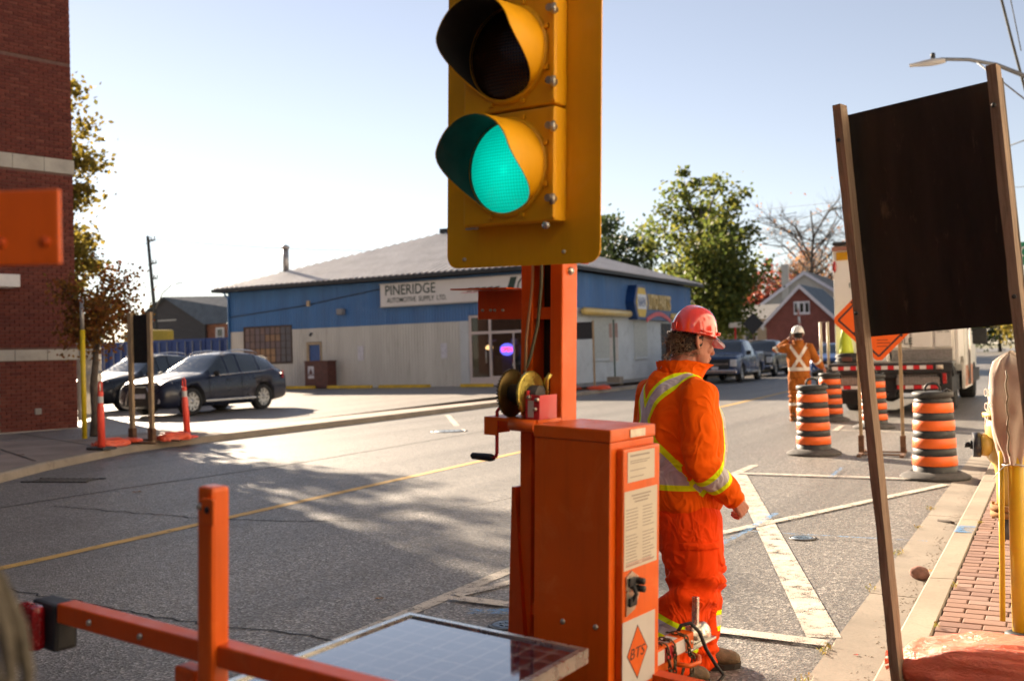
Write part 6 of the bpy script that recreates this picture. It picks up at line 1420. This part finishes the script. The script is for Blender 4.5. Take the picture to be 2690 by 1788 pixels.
    def pf(p, n):
        rg = noise.noise(Vector((p.x*7+seed, p.y*7+p.z*2, p.z*4.0))); h = .020*(1-2*abs(rg))*.6+.007*noise.noise(Vector((p.x*18, p.y*18, p.z*8+seed)))
        for A in 'RL':
            kn, an = Vector(J[A+'kn']), Vector(J[A+'an'])
            if (p-kn).length < .3: h += .007*max(0, 1-abs(p.z-kn.z)/.16)*1.6*sin(p.z*70+5*noise.noise(p*6+Vector((seed,0,0))))
            if (p-an).length < .28: h += .010*max(0, 1-(p.z-.06)/.16)*sin(p.z*85+4*noise.noise(p*7+Vector((0,seed,0))))
        return h
    displace(me, pf)
    def lband(p):
        best = 9.
        for A in 'RL':
            kn, an = Vector(J[A+'kn']), Vector(J[A+'an']); d, t = segdist(p, kn, an)
            if d < .15 and ((p.x > (kn.x+Vector(J['Rkn' if A == 'L' else 'Lkn']).x)/2) == (A == 'R')): best = min(best, abs((p-an).dot((kn-an).normalized())-st['legband']))
        return best
    attr(me, 'band', [lband(v.co) for v in me.vertices]); me.materials.append(st['bottom']); obj('trousers', me, body)
    # cargo pocket on the right thigh
    if st.get('pocket'):
        hp, kn = Vector(J['Rhp']), Vector(J['Rkn']); b = MB()
        def pk_(u, v, off):
            t = .28+.52*u; c = hp.lerp(kn, t); r = (st['leg'][0]*(1-t)+st['leg'][2]*t)*1.04+off; a = radians(-52+78*v); return (c.x+cos(a)*r, c.y+sin(a)*r, c.z)
        def slab(u0, u1, v0, v1, off):
            b_ = MB(); bul = lambda u, v: off*(.35+.65*min(1, 6*min(u, 1-u, v, 1-v)))
            b_.grid(lambda u, v: pk_(u0+(u1-u0)*u, v0+(v1-v0)*v, .006+bul(u, v)), 8, 10); b_.grid(lambda u, v: pk_(u0+(u1-u0)*u, v0+(v1-v0)*(1-v), -.004), 8, 10); return b_
        slab(.14,1.,.12,1.,.012).build('cargo_pocket', st['plain2'], body, fixn=False); slab(0,.22,.0,1.04,.019).build('pocket_flap', st['plain2'], body, fixn=False)
    # ---- boots
    for A in 'RL':
        an = Vector(J[A+'an']); f_ = J[A+'ft']; fd = Vector((sin(f_), cos(f_), 0)); sd = Vector((cos(f_), -sin(f_), 0)); b = MB(); lift = J.get(A+'lift', 0.)
        base = Vector((an.x, an.y, 0))
        def br(y, z, rx, rz): return (base+fd*y+Vector((0,0,z+max(0, -y+.05)*lift)), sd*rx, Vector((0,0,rz)))
        ell_loft(b, [br(-.085,.055,.018,.03),br(-.078,.055,.034,.048),br(-.03,.06,.040,.056),br(.04,.062,.043,.058),br(.10,.052,.048,.048),br(.15,.044,.050,.041),br(.19,.040,.043,.034),br(.212,.036,.022,.02)], 18)
        ell_loft(b, [(base+fd*(-.025)+Vector((0,0,z+.07*lift)), sd*r1, fd*r2) for z, r1, r2 in ((.05,.040,.058),(.10,.043,.058),(.16,.046,.056),(.19,.046,.056))], 18)
        me = remesh(b, .007, 3); me.materials.append(st['boot']); bo = obj('boot', me, body)
        so = MB(); ol = [(-.09,-.02),(-.075,-.036),(-.02,-.040),(.05,-.042),(.12,-.052),(.17,-.050),(.205,-.03),(.218,0)]; ol = ol+[(y, -x) for y, x in reversed(ol[:-1])]
        zz = lambda y: max(0, -y+.05)*lift
        vs = [(base+fd*y+sd*x+Vector((0,0,.0+zz(y)))) for y, x in ol]+[(base+fd*y*1.01+sd*x*1.03+Vector((0,0,.026+zz(y)))) for y, x in ol]; k = len(ol)
        so.add(vs, [(i, (i+1) % k, (i+1) % k+k, i+k) for i in range(k)]+[tuple(range(k)), tuple(k+i for i in range(k))]).build('sole', st['sole'], bo)
    # ---- hard hat
    hat = MB(); sc_ = st.get('hatsc', 1.)
    def dome(u, v):
        a = v*2*pi; t = u*pi/2; rx, ry, rz_ = .118*sc_, .132*sc_, .158*sc_; rid = 1.
        c = cos(t)**.82 if u < .999 else 0
        x, y = sin(a)*rx*c, cos(a)*ry*c+.006; z = .035+rz_*sin(t)**.95
        k = max(0, 1-abs(x)/.022); z += .006*k*k*(u > .25); k2 = max(0, 1-abs(abs(x)-.05)/.012); z += .003*k2*(u > .3)
        return tuple(H(x, y, z))
    hat.grid(dome, 22, 64, wrap=True); ht = hat.build('hard_hat', st['hat'], body, fixn=False)
    br_ = MB()
    def brim(u, v, dz):
        a = v*2*pi; c = cos(a); ext = .008+.047*max(0, c)**2.2+.012*max(0, -c)**3; r = u*ext; x, y = sin(a)*(.118*sc_+r*(1-.35*max(0, c))), cos(a)*(.130*sc_+r)+.006
        return tuple(H(x, y, .036+dz-.03*max(0, c)**2*u*1.0-.004*u))
    br_.grid(lambda u, v: brim(u, v, 0), 5, 64, wrap=True); br_.grid(lambda u, v: brim(1-u, v, -.005), 5, 64, wrap=True); br_.build('brim', st['hat'], ht, fixn=False)
    for s in (-1, 1):
        P = [H(s*(.120*sc_)*1.0*cos(a)*1.005, .130*sc_*sin(a)+.006, .047) for a in (-.25,-.1,.1,.3)]; MB().tube(P, .006, 6).build('slot_rib', st['hat'], ht)
        MB().box((-.01,-.008,-.008),(.01,.008,.008), ch=.003).xf(HM @ Matrix.Translation((s*.085*sc_,.105*sc_,.05))).build('clip', st['hat'], ht)
    MB().box((-.02,-.004,-.01),(.02,.004,.02), ch=.003).xf(HM @ Matrix.Translation((0,-.134*sc_+.008,.055))).build('ratchet', st['hat'], ht)
    # ---- hair
    if st.get('hair'):
        random.seed(st['seed']); b = MB(); cap_ = MB()
        def hc(u, v):
            a = radians(-96+192*v); z = .04-.105*u; k = abs(a)/radians(96); z += .05*u*k**3; r = 1.01+.02*noise.noise(Vector((v*9,u*4,0)))
            return tuple(H(sin(a)*.077*r, -cos(a)*.100*r*(1-.1*u), z))
        cap_.grid(hc, 8, 30); cap_.build('hair', st['hair'], body, fixn=False)
        for k in range(st.get('nstr', 260)):
            a = radians(rnd(-94,94)); z = rnd(-.07,.03); p = H(sin(a)*.081, -cos(a)*.104, z); P = [p]; d = Vector(HM.to_3x3() @ Vector((sin(a), -cos(a), 0)))
            bk = abs(a) < radians(55); L = rnd(.015,.04) if bk else rnd(.012,.03); tw = rnd(0, 6); sweep = HM.to_3x3() @ Vector((-sin(a)*.9, -.5, -.15 if not bk else -.5))
            for i in range(1, 6): u = i/5; P.append(p+sweep*L*u*(1.0)+d*(.004+.008*sin(tw+u*5)*(1 if bk else .3))+Vector((.007*sin(tw*2+u*8), .007*cos(tw*3+u*7), .006*sin(tw+u*9)))*(1 if bk else .25))
            b.tube(P, [.0016,.0016,.0014,.0012,.0009,.0005], 4)
        for k in range(14):
            p = H(rnd(-.02,.035), -.115+rnd(-.01,.01), rnd(-.10,.03)); tw = rnd(0, 6); R_ = rnd(.008,.016); P = [p+Vector((R_*cos(tw+t_*.9), R_*sin(tw+t_*.9)-.004*t_, -.006*t_+.004*sin(t_*2))) for t_ in range(9)]; b.tube(P, [.0022]*8+[.0008], 4)
        for k in range(34):
            a = radians(rnd(-50,50)); p = H(sin(a)*.08, -cos(a)*.108, rnd(-.05,.05)); d = HM.to_3x3() @ Vector((sin(a)*.6+rnd(-.4,.4), -1, rnd(-.3,.7))); L = rnd(.02,.05); tw = rnd(0,6); b.tube([p+d*L*u+Vector((.01*sin(tw+u*5),0,.01*cos(tw+u*4))) for u in (0,.25,.5,.75,1)], .0006, 3)
        b.build('hair_strands', st['hair2'], body, fixn=False)
    if st.get('glasses'):
        gl_ = MB()
        for s in (-1, 1): gl_.grid(lambda u, v: tuple(H(s*(.008+.062*u), .112-.045*u*u, .022-.045*v-.006*u)), 6, 5); gl_.tube([H(s*.070,.066,.015), H(s*.079,.03,.015), H(s*.082,-.03,.012)], .0025, 6)
        gl_.build('safety_glasses', st['glasses'], body, fixn=False)
    if st.get('phone'):
        p = Vector(J['Lwr'])+Vector(J['Lhd']).normalized()*.09; MB().box((-.008,-.035,-.07),(.008,.035,.07), ch=.006).xf(Matrix.Translation(p)).build('handset', M_blkst, body)
    return body
def remesh_shell(b):
    me = b.mesh('tmp', []); me.polygons.foreach_set('use_smooth', [True]*len(me.polygons)); return me
M_skin = skin_mat('weathered skin', (.50,.235,.155)); M_boot = pm('brown leather boot', (.12,.075,.035), .65, var=.3, vs=18, bs=70, bst=.4, dirt=((.30,.21,.11), .6)); M_sole = pm('boot sole', (.035,.03,.025), .9)
M_lens, n_, b_ = node_mat('clear lens'); tr_ = n_.nodes.new('ShaderNodeBsdfTransparent'); gl_ = n_.nodes.new('ShaderNodeBsdfGlossy'); gl_.inputs['Roughness'].default_value = .05; mx = n_.nodes.new('ShaderNodeMixShader'); mx.inputs[0].default_value = .22
n_.links.new(tr_.outputs[0], mx.inputs[1]); n_.links.new(gl_.outputs[0], mx.inputs[2]); n_.links.new(mx.outputs[0], n_.nodes['Material Output'].inputs[0])
ORJ = (.98,.135,.002); ORP = (.94,.070,.004); SIL = (.50,.48,.51)
st1 = dict(skin=M_skin, seed=3.3, torso=[(.765,0,.0,.150,.13),(.772,0,.0,.185,.158),(.80,0,.0,.198,.172),(.92,0,.008,.205,.185),(1.05,0,.012,.218,.198),(1.18,0,.008,.222,.19),(1.27,0,0,.212,.165),(1.335,0,-.012,.17,.13),(1.38,0,-.012,.115,.105),(1.405,0,-.008,.088,.09)],
  hips=[(.62,0,.10,.09),(.70,0,.165,.14),(.78,0,.175,.152),(.86,0,.17,.148),(.9,0,.13,.11)], leg=[.130,.130,.112,.106,.096], armband=.42, waist=.935, legband=.135, collar=True, pocket=True,
  top=cloth_mat('orange fleece', ORJ, SIL), plain=cloth_mat('orange fleece collar', ORJ), bottom=cloth_mat('red orange twill', ORP, SIL, bsc=420), plain2=cloth_mat('red orange pocket', ORP, bsc=420), boot=M_boot, sole=M_sole,
  hat=pm('hard hat red', (.80,.055,.028), .14, var=.04, vs=3, coat=.9, spec=.6), hair=pm('dark hair', (.022,.014,.010), .6, var=.4, vs=30), hair2=pm('grey brown hair', (.20,.135,.08), .5, var=.5, vs=40), glasses=M_lens, nstr=300, hatsc=.85)
J1 = dict(head=Vector((.0,.085,1.538)), neck=Vector((0,.012,1.40)), tilt=radians(11), turn=radians(4),
  Rsh=(.205,-.005,1.300), Rel=(.265,-.045,1.01), Rwr=(.25,.125,.845), Rhd=(-.02,.62,-.78), Rhn=(1,.15,.1), Rcurl=1.0, Lsh=(-.205,-.005,1.300), Lel=(-.27,-.03,1.01), Lwr=(-.24,.10,.83), Lhd=(0,.5,-.8), Lhn=(-1,0,0),
  Rhp=(.095,0,.74), Rkn=(.105,.0,.44), Ran=(.085,-.155,.12), Rft=radians(8), Rlift=.35, Lhp=(-.095,.0,.74), Lkn=(-.09,.13,.45), Lan=(-.08,.10,.105), Lft=radians(14))
person('worker in orange high-visibility suit and red hard hat beside the signal trailer', (-1.55, 4.405, 0), radians(42), J1, st1)
BRN = (.36,.115,.022)
st2 = dict(skin=M_skin, seed=9.1, torso=[(.80,0,.0,.15,.12),(.84,0,.0,.185,.145),(.95,0,.0,.19,.15),(1.05,0,0,.195,.15),(1.2,0,0,.212,.15),(1.34,0,0,.205,.14),(1.41,0,-.01,.17,.12),(1.46,0,-.01,.105,.09),(1.49,0,-.005,.075,.08)],
  hips=[(.72,0,.10,.09),(.80,0,.16,.13),(.92,0,.17,.14),(1.0,0,.165,.135),(1.04,0,.13,.1)], leg=[.112,.105,.085,.08,.075], armband=.0, waist=.99, legband=.22, collar=True,
  top=cloth_mat('brown orange coverall', BRN, (.62,.58,.52), None, sil=.028, tot=.028), plain=cloth_mat('brown orange collar', BRN), bottom=cloth_mat('brown orange legs', BRN, (.62,.58,.52), None, sil=.026, tot=.026), plain2=None, boot=M_boot, sole=M_sole,
  hat=pm('hard hat white', (.66,.66,.62), .2, var=.05, coat=.6), hair=pm('short dark hair', (.03,.02,.015), .7), hair2=pm('short dark hair', (.03,.02,.015), .7), nstr=60, armfree=True, phone=True, vox=.007)
J2 = dict(head=Vector((.0,.05,1.625)), neck=Vector((0,.0,1.48)), tilt=radians(8), turn=radians(10),
  Rsh=(.20,0,1.39), Rel=(.33,.05,1.14), Rwr=(.42,.20,1.02), Rhd=(.5,.7,-.4), Rhn=(.3,.3,1), Rcurl=.4, Lsh=(-.20,0,1.39), Lel=(-.40,.10,1.36), Lwr=(-.20,.12,1.53), Lhd=(.6,-.1,.6), Lhn=(-.5,-.6,.2), Lcurl=.8,
  Rhp=(.09,0,.86), Rkn=(.10,.02,.47), Ran=(.10,-.03,.1), Rft=radians(15), Lhp=(-.09,0,.86), Lkn=(-.11,.03,.47), Lan=(-.12,-.02,.1), Lft=radians(-15))
person('worker in brown-orange coveralls and white hard hat with a hand raised to the ear', (-4.62, 20.55, 0), radians(-14), J2, st2).scale = (1.07,)*3
